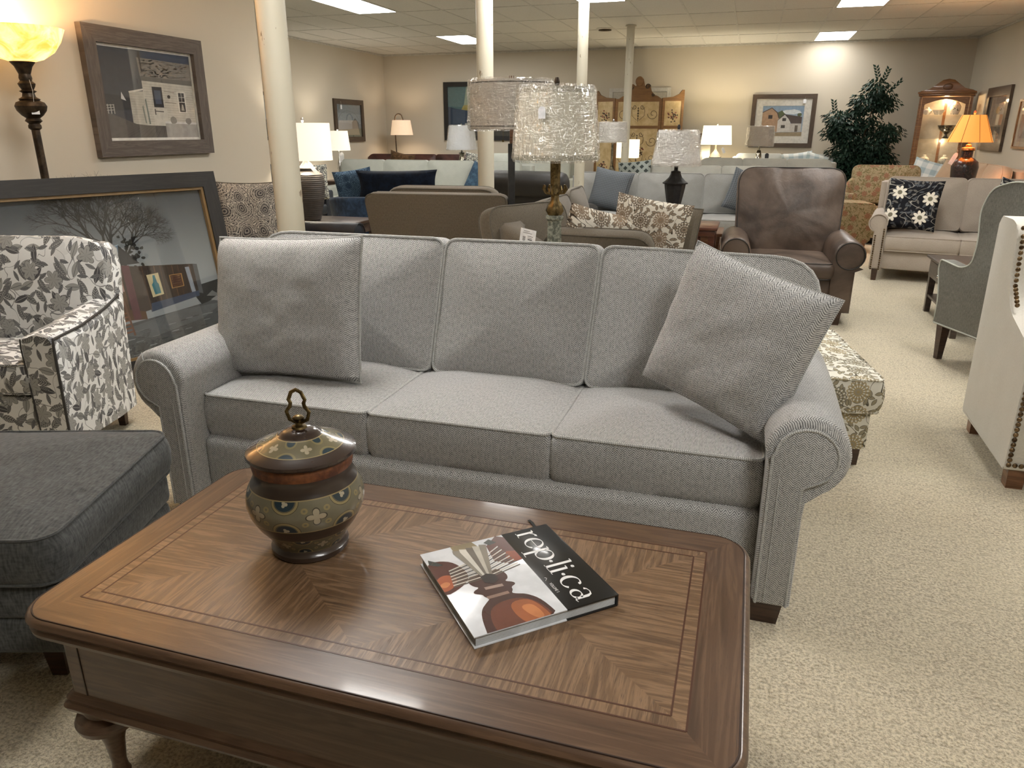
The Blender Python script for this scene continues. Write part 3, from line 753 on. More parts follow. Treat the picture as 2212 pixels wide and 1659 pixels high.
for (vx, vy, lab) in ((-2.25, 9.1, 'round brown ceiling vent just beside the second slim pole'), (-2.3, 12.15, 'round ceiling vent farther back, in front of the most distant pole')):
    t = thing('ceiling_vent', lab, 'vent', (vx, vy, CEIL), 0, 'round ceiling vents')
    b = B(); b.lathe([(.13, -.001), (.13, -.008), (.1, -.02), (.095, -.006)], seg=24); b.build('rim', 'grid', t)
    b = B()
    for k in range(3): b.lathe([(.03 + k * .026, -.006), (.048 + k * .026, -.03), (.045 + k * .026, -.03), (.027 + k * .026, -.006)], seg=24)
    b.build('louvre', flat('#5d4f3c'), t)

# poles
g = G('cream_pole_paint'); o = g.obj(); n = g.noise(o, 2.0, 2); ch = g.noise(g.map(o, (30, 30, 8)), 1, 3, .6)
MT['pole'] = g.fin(g.mix(g.step(ch, .70, .72), g.mix(n, H('#c3bda9'), H('#cec8b6')), H('#6d5a41')), .4, 0, .4)
for (px, py, r, lab) in ((-2.66, 4.0, .082, 'thick round cream support pole behind the pale grey sofa, nearest of four'), (-2.346, 6.75, .075, 'cream support pole with chipped paint behind the wrapped drum lamp shade'),
                         (-1.94, 8.95, .06, 'slim cream support pole rising behind the fringed wrapped lamp shade'), (-1.87, 11.9, .058, 'farthest slim cream support pole standing before the painted screen')):
    b = B(); b.lathe([(r, 0), (r, CEIL - .02), (r * 1.35, CEIL - .02), (r * 1.35, CEIL - .002)], seg=32)
    tag(b.build('support_pole', 'pole', loc=(px, py, 0)), lab, 'pole', 'round support poles')

# ============================================================ COFFEE TABLE, JAR, BOOK
TX0, TX1, TY0, TY1, TZ = -1.385, .085, .925, 1.70, .50
tb = thing('coffee_table', 'brown wooden coffee table with inlaid top and turned legs before the pale sofa', 'coffee table', ((TX0 + TX1) / 2, (TY0 + TY1) / 2, 0))
W2, D2 = (TX1 - TX0) / 2, (TY1 - TY0) / 2
MT['tablefield'] = wood('table_veneer', '#94765a', '#775c43', '#3a291d', 1.1, .33, .35, 1.0)
MT['tableedge'] = wood('table_rim', '#6f5541', '#5e4635', '#37281d', .9, .32, .4, .6)
MT['tabledark'] = flat('#33221a', .45)
g = G('inlay_line'); MT['inlay'] = g.fin(H('#4b2c1c'), .4)
b = B(); ang = lambda k: k
prof = [(-.012, TZ - .045), (-.002, TZ - .043), (.0, TZ - .034), (-.006, TZ - .028), (-.004, TZ - .022), (.004, TZ - .014), (.0, TZ - .006), (-.006, TZ - .002)]
def tring(e, z, r=.085):
    return [(x, y, z) for x, y in rrect(2 * (W2 + e), 2 * (D2 + e), max(.02, r + e), 8)]
b.loft([tring(-.03, TZ - .05)] + [tring(e, z) for e, z in prof] + [tring(-.010, TZ - .0015)], caps=True)
top = b.build('top', 'tableedge', tb, 30)
# dark worn line where the rim meets the veneer
b = B(); b.tube([(x, y, TZ - .0012) for x, y, z in tring(-.011, 0)], .0022, 6, True); b.build('rim_line', 'tabledark', top)
def veneer(polys, name, mat, z):
    b = B()
    for pts, a in polys:
        ca, sa = math.cos(a), math.sin(a); ox = random.random() * 3
        b.f([b.v((x, y, z)) for x, y in pts], [(x * ca + y * sa + ox, -x * sa + y * ca + ox) for x, y in pts])
    return b.build(name, mat, top)
random.seed(5)
OW, OD = W2 - .012, D2 - .012; BW = .085; FW, FD = OW - BW, OD - BW; GW = .028; KW, KD = FW - GW, FD - GW
def arcc(sx, sy):
    r = .073; c = (sx * (OW - r), sy * (OD - r)); return [(c[0] + sx * r * math.sin(D(a)), c[1] + sy * r * math.cos(D(a))) for a in range(0, 91, 10)]
TL = arcc(-1, 1); TR = arcc(1, 1); BR_ = arcc(1, -1); BL = arcc(-1, -1)
h5 = 5
border = [([(-FW, FD)] + [(FW, FD)] + TR[:h5][::-1] + TL[:h5], 0), ([(-FW, -FD)] + BL[:h5][::-1] + BR_[:h5] + [(FW, -FD)], 0),
          ([(-FW, -FD), (-FW, FD)] + TL[4:] + BL[4:][::-1], PI / 2), ([(FW, FD), (FW, -FD)] + BR_[4:] + TR[4:][::-1], PI / 2)]
veneer(border, 'veneer_border', 'tableedge', TZ)
cross = [([(-FW, FD), (-KW, KD), (KW, KD), (FW, FD)], PI / 2), ([(-FW, -FD), (FW, -FD), (KW, -KD), (-KW, -KD)], PI / 2), ([(-FW, -FD), (-KW, -KD), (-KW, KD), (-FW, FD)], 0), ([(FW, -FD), (FW, FD), (KW, KD), (KW, -KD)], 0)]
veneer(cross, 'veneer_band', 'tablefield', TZ + .0002)
q = KW / 2
S_ = []
# end triangles, centre diamond: grain along the table; long-edge triangles: grain across, each split in leaves
S_ += [([(-KW, -KD), (-q, 0), (-KW, KD)], 0), ([(KW, -KD), (KW, KD), (q, 0)], 0), ([(0, -KD), (q, 0), (0, KD), (-q, 0)], 0)]
for sy in (-1, 1):
    for x0, xa, x1 in ((-KW, -q, 0), (0, q, KW)):
        cuts = [x0 + (x1 - x0) * k / 4 for k in range(5)]
        for k in range(4):
            a, c = cuts[k], cuts[k + 1]
            ya = sy * KD * (1 - (a - x0) / (xa - x0)) if a <= xa else sy * KD * (a - xa) / (x1 - xa)
            yc = sy * KD * (1 - (c - x0) / (xa - x0)) if c <= xa + 1e-6 else sy * KD * (c - xa) / (x1 - xa)
            S_.append(([(a, sy * KD), (c, sy * KD), (c, yc), (a, ya)], PI / 2 + random.uniform(-.02, .02)))
S_ = [([p for i, p in enumerate(P) if p != P[i - 1]], a) for P, a in S_]
veneer(S_, 'veneer_field', 'tablefield', TZ + .0003)
b = B()
for (a, c) in ((FW, FD), (KW, KD)):
    for x0, x1, y0, y1 in ((-a, a, c - .0018, c + .0018), (-a, a, -c - .0018, -c + .0018), (-a - .0018, -a + .0018, -c, c), (a - .0018, a + .0018, -c, c)): b.box(x0, x1, y0, y1, TZ, TZ + .0006)
b.build('inlay_line', 'inlay', top)
# apron
b = B(); e = -.055
b.loft([tring(e, .275, .03), tring(e, TZ - .05, .03)]); ap = b.build('apron', 'tableedge', tb, 30)
b = B(); b.loft([tring(e + .002, .225, .05), tring(e + .014, .232, .05), tring(e + .018, .243, .05), tring(e + .008, .250, .05), tring(e + .012, .262, .05), tring(e + .004, .272, .05), tring(e - .004, .278, .05)]); b.build('moulding', 'tableedge', ap, 30)
for sx in (-1, 1):
    b = B(); x = W2 - .105; b.box(sx * x - .0012, sx * x + .0012, -D2 + .0535, -D2 + .06, .275, TZ - .05); b.build('corner_seam', 'tabledark', ap)
for sx in (-1, 1):
    for sy in (-1, 1):
        b = B(); b.lathe([(.012, 0), (.02, .008), (.022, .02), (.018, .03), (.016, .05), (.022, .11), (.032, .148), (.038, .152), (.036, .158), (.05, .163), (.066, .172), (.07, .186), (.064, .2), (.048, .208), (.046, .214), (.052, .218), (.05, .226)], (sx * (W2 - .1), sy * (D2 - .1), 0), 32)
        b.build('leg', 'tableedge', tb, 30)

def jarmat():
    g = G('painted_jar_bands'); u = g.uv(); a, z, _ = g.xyz(u)
    base = g.mix(g.noise(g.map(g.obj(), (8, 8, 60)), 1, 3), H('#261c17'), H('#43342a'))
    def band(col, z0, z1, n, bg='#7b755f'):
        mid, hh = (z0 + z1) / 2, (z1 - z0) / 2
        inb = g.M('MULTIPLY', g.M('GREATER_THAN', z, z0), g.M('LESS_THAN', z, z1))
        zz = g.M('DIVIDE', g.M('SUBTRACT', z, mid), hh)            # -1..1
        c = H(bg)
        ph = g.M('MULTIPLY', a, n); fr = g.M('SUBTRACT', g.M('FRACT', ph), .5)
        fr2 = g.M('SUBTRACT', g.M('FRACT', g.M('ADD', ph, .5)), .5)
        asp = 1.55
        for sgn, ff in ((1, fr), (-1, fr)):
            dx = g.M('MULTIPLY', ff, 2 * asp); dy = g.M('SUBTRACT', zz, .98 * sgn)
            r = g.M('SQRT', g.M('ADD', g.M('MULTIPLY', dx, dx), g.M('MULTIPLY', dy, dy)))
            c = g.mix(g.step(r, .56, .53), c, H('#1f3540'))
            c = g.mix(g.step(g.M('ABSOLUTE', g.M('SUBTRACT', r, .66)), .1, .085), c, H('#2d2a22'))
            c = g.mix(g.step(g.M('ABSOLUTE', g.M('SUBTRACT', r, .66)), .075, .06), c, H('#9b8c62'))
            m, rr, th, e = flower(g, g.M('MULTIPLY', dx, 1.6), g.M('MULTIPLY', g.M('ADD', dy, .16 * sgn), 1.6), 3, .3, .5)
            c = g.mix(m, c, H('#b8ae97'))
        dx = g.M('MULTIPLY', fr2, 2 * asp); m, rr, th, e = flower(g, dx, zz, 4, .5, .62, .04)
        c = g.mix(g.step(e, -.05, -.03), c, H('#3a352b')); c = g.mix(m, c, H('#b3a68c'))
        r1 = g.M('SQRT', g.M('ADD', g.M('POWER', g.M('SUBTRACT', g.M('ABSOLUTE', dx), .56), 2), g.M('POWER', g.M('SUBTRACT', g.M('ABSOLUTE', zz), .42), 2)))
        c = g.mix(g.step(g.M('ABSOLUTE', g.M('SUBTRACT', r1, .12)), .06, .045), c, H('#9b8c62'))
        ed = g.step(g.M('ABSOLUTE', zz), .93, .95); c = g.mix(ed, c, H('#a08f66'))
        return g.mix(inb, col, c)
    c = band(base, .105, .182, 6); c = band(c, .028, .074, 7, '#6c6650'); 
    return g, c, band, z
g, c, band, z = jarmat(); MT['jarbody'] = g.fin(g.mix(g.M('MULTIPLY', g.noise(g.obj(), 30, 4), .3), c, H('#2c251e')), .3, 0, .5, .5)
def lidmat():
    g = G('painted_jar_lid'); o = g.obj(); x, y, z = g.xyz(o)
    r = g.M('SQRT', g.M('ADD', g.M('MULTIPLY', x, x), g.M('MULTIPLY', y, y))); th = g.M('ARCTAN2', y, x)
    base = g.mix(g.noise(o, 18, 3), H('#241b16'), H('#40302a')); R0, R1 = .051, .098
    inb = g.M('MULTIPLY', g.M('GREATER_THAN', r, R0), g.M('LESS_THAN', r, R1))
    zz = g.M('DIVIDE', g.M('SUBTRACT', r, (R0 + R1) / 2), (R1 - R0) / 2); ph = g.M('MULTIPLY', th, 6 / 6.2832)
    fr = g.M('SUBTRACT', g.M('FRACT', ph), .5); fr2 = g.M('SUBTRACT', g.M('FRACT', g.M('ADD', ph, .5)), .5); c = H('#6f684f')
    for sg in (1, -1):
        dx = g.M('MULTIPLY', fr, 3.4); dy = g.M('SUBTRACT', zz, sg); q = g.M('SQRT', g.M('ADD', g.M('MULTIPLY', dx, dx), g.M('MULTIPLY', dy, dy)))
        c = g.mix(g.step(q, .6, .55), c, H('#1f3540')); c = g.mix(g.step(g.M('ABSOLUTE', g.M('SUBTRACT', q, .72)), .1, .07), c, H('#857955'))
    m, rr, t2, e = flower(g, g.M('MULTIPLY', fr2, 3.2), zz, 4, .55, .6, .05); c = g.mix(m, c, H('#b3a68c'))
    c = g.mix(g.step(g.M('ABSOLUTE', zz), .9, .93), c, H('#a08f66'))
    return g.fin(g.mix(inb, base, c), .25, 0, .5, .6)
MT['lid'] = lidmat(); MT['copperwood'] = speckle('red_brown_band', '#4f2a1a', '#83502f', 26, .35, .65, .35)
jx, jy = -.93, 1.355
jar = thing('lidded_jar', 'dark painted lidded jar with blue scroll bands and brass ring on the table', 'jar', (jx, jy, TZ), 12)
b = B(); b.lathe([(0, .0), (0.0853, 0), (0.0905, .006), (0.0905, .016), (0.0844, .022), (0.0827, .028), (0.094, .05), (0.1148, .078), (0.1288, .105), (0.1357, .13), (0.1348, .15), (0.1288, .17), (0.1201, .186), (0.1131, .2), (0.1122, .212), (0.1131, .222)], (0, 0, .0), 64)
b.build('body', 'jarbody', jar)
b = B(); b.lathe([(0.1062, .214), (0.1137, .218), (0.1154, .228), (0.1154, .24), (0.1112, .246)], seg=64); b.build('neck_band', 'copperwood', jar)
b = B(); b.lathe([(0.1079, .246), (0.1212, .247), (0.1253, .252), (0.1237, .258), (0.1162, .262), (0.1037, .267), (0.083, .276), (0.0647, .285), (0.0498, .293), (0.0465, .294), (0.0415, .3), (0.0249, .306), (0, .308)], seg=64); ld = b.build('lid', 'lid', jar)
b = B(); b.lathe([(.018, .306), (.016, .311), (.008, .314), (.007, .32), (.012, .325), (.014, .331), (.008, .336), (0, .337)], seg=16); fn = b.build('finial', 'brass', ld)
b = B(); P = [(-.004, .318), (-.022, .326), (-.028, .345), (-.018, .358), (-.016, .366), (-.020, .374), (-.012, .392), (0, .398), (.012, .392), (.020, .374), (.016, .366), (.018, .358), (.028, .345), (.022, .326), (.004, .318)]
b.tube([(x * .95, 0, zq) for x, zq in P], .0045, 8, True); b.build('ring_handle', 'brass', fn)

# book
bk = thing('book', 'hardcover photo book with black title band lying on the coffee table', 'book', (-.64, 1.35, TZ), 0)
A = Vector((-.64, 1.35)); Bp_ = Vector((-.40, 1.58)); Dp_ = Vector((-.42, 1.11)); ux = (Dp_ - A); uy = (Bp_ - A)
bwid, bhei, bth = .325, .325, .028
bk.rotation_euler = (0, 0, math.atan2(-.24, .22)); bk.location = (A.x, A.y, TZ + .0006)
# local x: spine-less edge going towards the viewer; local y: towards the spine
b = B(); b.box(.004, bwid - .004, .005, bhei - .003, .0035, bth - .0035); pg = b.build('pages', flat('#e3e6e7', .6), bk)
b = B()
for k in range(7): b.box(.0035, bwid - .0035, .0044, .0052, .005 + k * .003, .0056 + k * .003)
for k in range(7): b.box(bwid - .0045, bwid - .0036, .005, bhei - .003, .005 + k * .003, .0056 + k * .003)
b.build('page_lines', flat('#9a9fa2'), pg)
cov_w = flat('#e4e6ea', .22, 0, .6); cov_k = flat('#141516', .28, 0, .4)
b = B(); b.box(0, bwid, 0, bhei, bth - .0032, bth, .001); 
cv = b.build('front_cover', cov_w, bk, 30)
b = B(); b.box(0, bwid, 0, bhei, 0, .0032, .001); b.build('back_cover', cov_w, bk, 30)
b = B(); b.box(0, bwid, bhei - .001, bhei + .004, 0, bth, .0015); b.box(-.0003, bwid + .0003, .205, bhei + .001, bth - .0034, bth + .0002, .0005); b.box(-.0003, bwid + .0003, .205, bhei + .001, -.0001, .0034, .0004); b.build('black_band', cov_k, bk, 30)
def sheet(polys, parent, name, z, sx=1, sy=1):
    b = B(); cols = []; mats = []
    for k, (pts, col) in enumerate(polys):
        if col not in cols: cols.append(col); mats.append(flat(col, .25, 0, .4) if isinstance(col, str) and col[0] == '#' else MT[col])
        b.mi = cols.index(col); b.f([b.v((x * sx, y * sy, z + k * .00001)) for x, y in pts])
    bmesh.ops.triangulate(b.bm, faces=b.bm.faces[:])
    o = b.build(name, mats, parent)
    for p in o.data.polygons: p.use_smooth = False
    return o
# photograph on the cover: carved turned leg with fluted metal fan. s: along the band direction (local x), t: across (local y)
def cp(P, sm=0):
    for _ in range(sm): P = [q for i in range(len(P)) for q in ((P[i][0] * .75 + P[(i + 1) % len(P)][0] * .25, P[i][1] * .75 + P[(i + 1) % len(P)][1] * .25), (P[i][0] * .25 + P[(i + 1) % len(P)][0] * .75, P[i][1] * .25 + P[(i + 1) % len(P)][1] * .75))]
    return [(max(0, min(1, p[0])) * bwid, max(0, min(1, p[1])) * .205) for p in P]
cov = []
MT['legprint'] = wood('printed_leg', '#a2623d', '#6d3a28', '#2e1a15', 4, .25, .3)
# image frame: u 0 (far end) .. 1 (near end) ; v 0 (outer edge) .. 1 (band)
cov.append((cp([(.0, .36), (.0, .62), (.1, .66), (.2, .58), (.22, .42), (.12, .36)]), '#8d7f63'))
cov.append((cp([(.30, -.05), (.16, -.02), (.13, .12), (.2, .3), (.4, .36), (.5, .2), (.56, -.05)], 2), '#55302a'))
cov.append((cp([(.38, -.05), (.31, .08), (.35, .2), (.42, .2), (.5, .08), (.5, -.05)], 2), '#a5583a'))
cov.append((cp([(.42, -.02), (.39, .08), (.43, .12), (.47, .03)], 2), '#c97f52'))
cov.append((cp([(.04, 1), (.0, .92), (.1, .74), (.3, .7), (.38, .84), (.36, 1)]), '#5b332b'))
cov.append((cp([(.24, 1), (.22, .9), (.3, .84), (.36, .9), (.36, 1)]), '#8d452c'))
cov.append((cp([(.14, .1), (.1, .04), (.16, .02), (.2, .1), (.2, .16)]), '#3a3d3c'))
cov.append((cp([(.02, .82), (.05, .74), (.1, .78), (.08, .88)]), '#3a3d3c'))
cov.append((cp([(.40, .34), (.38, .66), (.47, .72), (.53, .70), (.55, .64), (.58, .72), (.61, .73), (.63, .66), (.66, .66), (.69, .62), (.71, .66), (.74, .76), (.84, .86), (1.06, .90), (1.08, .12), (.9, .16), (.78, .22), (.72, .32), (.69, .38), (.66, .34), (.63, .34), (.60, .26), (.57, .28), (.55, .36), (.52, .30), (.46, .28)], 2), '#482a24'))
cov.append((cp([(.76, .34), (.74, .66), (.86, .82), (1.06, .86), (1.06, .24), (.9, .24)], 2), '#6b3b2b'))
cov.append((cp([(.78, .52), (.78, .72), (.88, .80), (1.06, .83), (1.06, .58), (.92, .5)], 2), '#a05c36'))
cov.append((cp([(.84, .6), (.84, .72), (.92, .76), (1.0, .76), (1.0, .68), (.92, .62)], 2), '#c27a4a'))
cov.append((cp([(.66, .36), (.66, .6), (.69, .6), (.69, .36)]), '#8f7468'))
cov.append((cp([(.56, .4), (.57, .6), (.6, .6), (.59, .4)]), '#a08a80'))
for k in range(12):      # ribs of the fan, two wings
    t0 = k / 12
    for s in (0, 1):
        x0, y0 = (.47, .5); 
        if s == 0: x1, y1 = .5 - .34 * t0 * .6 - .02, .12 + .06 * t0
        else: x1, y1 = .42 - .3 * t0, .93 - .08 * t0
        bx, by = x0 - .24 * t0, y0 + (-.06 if s == 0 else .08)
        dx = .012
        cov.append((cp([(bx, by), (x1, y1), (x1 - dx, y1 + .0), (bx - dx * 1.0, by)]), '#c9c2b6' if k % 2 else '#5b534b'))
for k, (a, c) in enumerate([(.34, '#8b8478'), (.42, '#d5d0c4'), (.5, '#6e675d'), (.58, '#bdb6a8'), (.66, '#857d70')]):
    cov.append((cp([(.46, .46 + k * .02), (.46, .49 + k * .02), (.08, a + .09), (.06, a + .01), (.1, a)]), c))
cov.append((cp([(.44, .44), (.42, .52), (.45, .6), (.52, .6), (.55, .52), (.51, .44)]), '#1f1715'))
sheet(cov, cv, 'cover_photograph', bth + .0003)
# title: serif letters drawn with a broad pen; band runs along local x, letter height along local y
def stroke(pts, closed=False):
    """(x,y,width) samples -> outline polygon"""
    L_, R_ = [], []; n = len(pts)
    for i, (x, y, wd) in enumerate(pts):
        a = pts[max(0, i - 1)] if not closed else pts[i - 1]; c = pts[min(n - 1, i + 1)] if not closed else pts[(i + 1) % n]
        d = Vector((c[0] - a[0], c[1] - a[1])); d = d.normalized() if d.length else Vector((1, 0)); nx, ny = -d.y, d.x
        L_.append((x + nx * wd / 2, y + ny * wd / 2)); R_.append((x - nx * wd / 2, y - ny * wd / 2))
    return L_, R_
def arc(cx, cy, rx, ry, a0, a1, w0, w1, n=16, rot=0):
    out = []
    for i in range(n + 1):
        a = D(a0 + (a1 - a0) * i / n); wd = w0 + (w1 - w0) * abs(math.cos(a + rot)) ** 1.3
        out.append((cx + rx * math.cos(a), cy + ry * math.sin(a), wd))
    return out
TN, TK = .035, .14     # thin, thick (x-height units)
GL = {'r': ([[(.16, 0, TK), (.16, .92, TK)], [(.2, .68, TN), (.3, .86, .06), (.42, .95, .1), (.5, .9, .16)], [(0, .02, .04), (.36, .02, .04)], [(0, .93, .05), (.16, .95, .05)]], .56),
      'e': ([arc(.42, .5, .34, .46, 0, 325, TN, TK + .01, 24), [(.1, .5, TN), (.76, .5, TN)]], .84),
      'p': ([[(.16, -.48, TK), (.16, .95, TK)], arc(.5, .5, .34, .45, -150, 150, TN, TK + .02, 22), [(-.02, -.46, .04), (.38, -.46, .04)], [(0, .93, .05), (.16, .95, .05)]], .94),
      'l': ([[(.16, 0, TK), (.16, 1.42, TK)], [(0, .02, .04), (.34, .02, .04)], [(.0, 1.4, .05), (.16, 1.42, .05)]], .36),
      'i': ([[(.16, 0, TK), (.16, .94, TK)], [(0, .02, .04), (.34, .02, .04)], [(.0, .93, .05), (.16, .94, .05)], arc(.16, 1.24, .045, .045, 0, 350, .09, .09, 10)], .4),
      'c': ([arc(.42, .5, .34, .46, 52, 322, TN, TK + .02, 24), [(.56, .82, .07), (.64, .84, .13), (.66, .78, .1)]], .8),
      'a': ([[(.62, .1, TK), (.62, .7, TK), (.56, .88, .08), (.4, .95, TN), (.24, .9, .05), (.17, .78, .12)], arc(.36, .27, .24, .25, 20, 340, TN, TK, 18), [(.62, .12, .12), (.7, .03, .06), (.82, .06, .03)]], .86),
      '.': ([arc(.1, .5, .045, .045, 0, 350, .09, .09, 10)], .24)}
b = B(); xh = .046; cur = .012
word = 'rep.li.ca'; total = sum(GL[c][1] for c in word); ksp = (bwid - .022) / (total * xh)
for chh in word:
    for pts in GL[chh][0]:
        L_, R_ = stroke(pts)
        V0 = [b.v(((cur + x * xh * ksp), .236 + y * xh + .0, bth + .0006)) for x, y in L_]; V1 = [b.v(((cur + x * xh * ksp), .236 + y * xh, bth + .0006)) for x, y in R_]
        for i in range(len(V0) - 1): b.f([V0[i], V0[i + 1], V1[i + 1], V1[i]])
    cur += GL[chh][1] * xh * ksp
b.build('title', flat('#f3f3f3', .3), bk)
text('VOLUME 1', .010, Matrix.Translation((.228, .214, bth + .0004)), flat('#e6e6e6', .4), bk, 'subtitle', .8, .0001)
b = B(); b.tube([(.205 + .012 * k / 6, .2155 + .003 * math.sin(k / 6 * PI * 1.5), bth + .0004) for k in range(7)], .0006, 5); b.build('small_mark', flat('#e6e6e6', .4), bk)
b = B(); P = [(.045, .30, .014), (.02, .31, .012), (-.01, .318, .004), (-.035, .316, .002), (-.062, .32, .002), (-.078, .318, .0022)]
L0 = [b.v((x, y - .004, z)) for x, y, z in P]; L1 = [b.v((x, y + .004, z)) for x, y, z in P]
for i in range(len(P) - 1): b.f([L0[i], L0[i + 1], L1[i + 1], L1[i]])
b.build('ribbon', flat('#171717', .6), bk)

# ============================================================ MAIN SOFA
ms = thing('sofa', 'pale grey herringbone three-seat sofa with rolled arms behind the coffee table', 'sofa', (-.89, 2.075, 0), 0)
HM = 'herring'
b = B(); b.box(-1.03, 1.03, .075, .92, .075, .335, .035, 3); base = b.build('base', HM, ms)
b = B()
for sx in (-1, 1): pass
b.tube([(-1.02, .072, .083), (1.02, .072, .083)], .005, 6); b.build('piping', 'welt', base)
for sd in (-1, 1):
    P = [(0, 0)]; cx, cz, r = .105, .5, .118
    P += [(0, cz - .03)]
    for i in range(19):
        a = D(172 - i * 232 / 18); P.append((cx + r * math.cos(a), cz + r * math.sin(a)))
    P += [(.118, cz - .145), (.114, .3), (.114, 0)]
    P = [(sd * (1.018 + x), z + .075) for x, z in P]
    Pf = P[::-1] if sd > 0 else P
    b = B()
    # arm dips slightly along its length and swells at the front
    rings = []
    for yy, sc, dz in ((.0, .90, 0), (.006, .96, 0), (.02, 1.0, 0), (.25, 1.0, .002), (.5, 1.0, .006), (.72, .98, .01), (.86, .96, .012)):
        rings.append([((x - sd * (1.018 + .07)) * sc + sd * (1.018 + .07), yy, (z - .4) * (sc if z > .4 else 1) + .4 + (dz if z > .4 else 0)) for x, z in P])
    R = [[b.v(p) for p in rg] for rg in rings]; n = len(P); L = [0]
    for i in range(n): j = (i + 1) % n; L.append(L[-1] + math.hypot(P[j][0] - P[i][0], P[j][1] - P[i][1]))
    for k in range(len(R) - 1):
        for i in range(n):
            j = (i + 1) % n; b.f([R[k][i], R[k][j], R[k + 1][j], R[k + 1][i]], [(rings[k][i][1], L[i]), (rings[k][j][1], L[i + 1]), (rings[k + 1][j][1], L[i + 1]), (rings[k + 1][i][1], L[i])])
    b.f(R[0][::-1]); b.f(R[-1]); am = b.build('arm', HM, ms, 50)
    # raised front panel: slim post below, disc at the roll
    Q = [(.012, 0), (.012, cz - .01)]
    for i in range(17):
        a = D(176 - i * 236 / 16); Q.append((cx - .002 + (r - .034) * math.cos(a), cz - .004 + (r - .034) * math.sin(a)))
    Q += [(.1, cz - .1), (.1, 0)]
    Q = [(sd * (1.018 + x), z + .08) for x, z in Q]
    b = B(); b.prism(Q, -.012, .004, 'y', .006); pn = b.build('front_panel', HM, am, 50)
    b = B(); b.tube([(x, -.011, z) for x, z in Q], .0042, 6); b.tube([(sd * 1.054, -.013, .085), (sd * 1.054, -.013, .5)], .002, 5); b.build('piping', 'welt', pn)
    # gathers of the roll
    for a in (150, 60, -10, -48):
        b = B(); a0 = D(a); b.tube([(sd * (1.018 + cx + (r - .03) * math.cos(a0)), -.002, cz + .075 + (r - .03) * math.sin(a0)), (sd * (1.018 + cx + (r + .0) * math.cos(a0)), .012, cz + .075 + (r + .0) * math.sin(a0))], .0022, 5); b.build('pleat', 'welt', am)
b = B(); b.loft([[(x, y, z) for x, y in rrect(2 * (1.13), .15, .06, 4, 0, .83 + (z - .1) * .12)] for z in (.075, .5, .78, .84)] + [[(x, y, .87) for x, y in rrect(2 * 1.08, .1, .04, 4, 0, .92)]]); b.build('back_frame', HM, ms, 50)
sx_ = [-1.026, -.332, .344, 1.016]
for i in range(3):
    w_ = sx_[i + 1] - sx_[i]; P = rrect(w_ - .005, .66, [.03, .03, .03, .03], 4, (sx_[i] + sx_[i + 1]) / 2, .11 + .33)
    cushion_part(ms, 'seat_cushion', P, .17, .035, Matrix.Translation((0, 0, .413)), HM, 'welt', .0025, i + 1, .0058, step=.03, pw=2.0)
# back cushions; the outer two spread over the arms
bx = [-1.02, -.288, .352, 1.02]
OUT = [[(-1.0, 0), (-.297, 0), (-.262, .54), (-1.14, .54), (-1.14, .18), (-1.02, .13)], [(-.285, 0), (.345, 0), (.375, .54), (-.253, .54)], [(.355, 0), (1.0, 0), (1.02, .13), (1.16, .18), (1.17, .525), (.385, .54)]]
RR = [[.05, .04, .05, .17, .06, .05], [.04, .04, .05, .05], [.04, .05, .05, .06, .2, .05]]
for i in range(3):
    P = roundpoly(OUT[i], RR[i], 6)
    T = Matrix.Translation((0, .665, .495)) @ Matrix.Rotation(D(90 - 13), 4, 'X')
    cushion_part(ms, 'back_cushion', P, .13, .05, T, HM, 'welt', .004, i + 7, .0062, step=.03, pw=2.2)
legs(ms, [(sx * 1.06, y) for sx in (-1, 1) for y in (.05, .85)], .08, .1, 'walnut', .8)
pillow('throw_pillow', 'square pale grey herringbone pillow with cord edge at the sofa end nearest the painting', 'pillow', HM, (-1.68, 2.41, .515), .66, .555, .2, -3, -13, -3, 'welt', None, .035, 3, .006, 26)
pillow('throw_pillow', 'pale grey herringbone pillow leaning diagonally on the sofa arm beside the floral ottoman', 'pillow', HM, (-.075, 2.375, .575), .515, .495, .19, -26, -12, 14, 'thin', None, .045, 8, .007, 26)

# ============================================================ NEAR LEFT: ottoman, print armchair, big picture, torchere
ot = thing('ottoman', 'large dark charcoal upholstered ottoman beside the coffee table', 'ottoman', (-2.15, 1.415, 0), 18)
b = B(); b.box(-.44, .44, -.34, .34, .1, .225, .03, 3); b.build('base', 'charcoal', ot)
b = B(); b.box(-.445, .445, -.345, .345, .215, .335, .03, 3); b.build('middle_band', 'charcoal', ot)
cushion_part(ot, 'cushion', rrect(.92, .72, .06, 6), .13, .045, Matrix.Translation((0, 0, .405)), 'charcoal', 'charcoal', .003, 4, .005, step=.04, pw=2.2)
legs(ot, [(sx * .36, sy * .27) for sx in (-1, 1) for sy in (-1, 1)], .11, .06, 'walnut', .7)

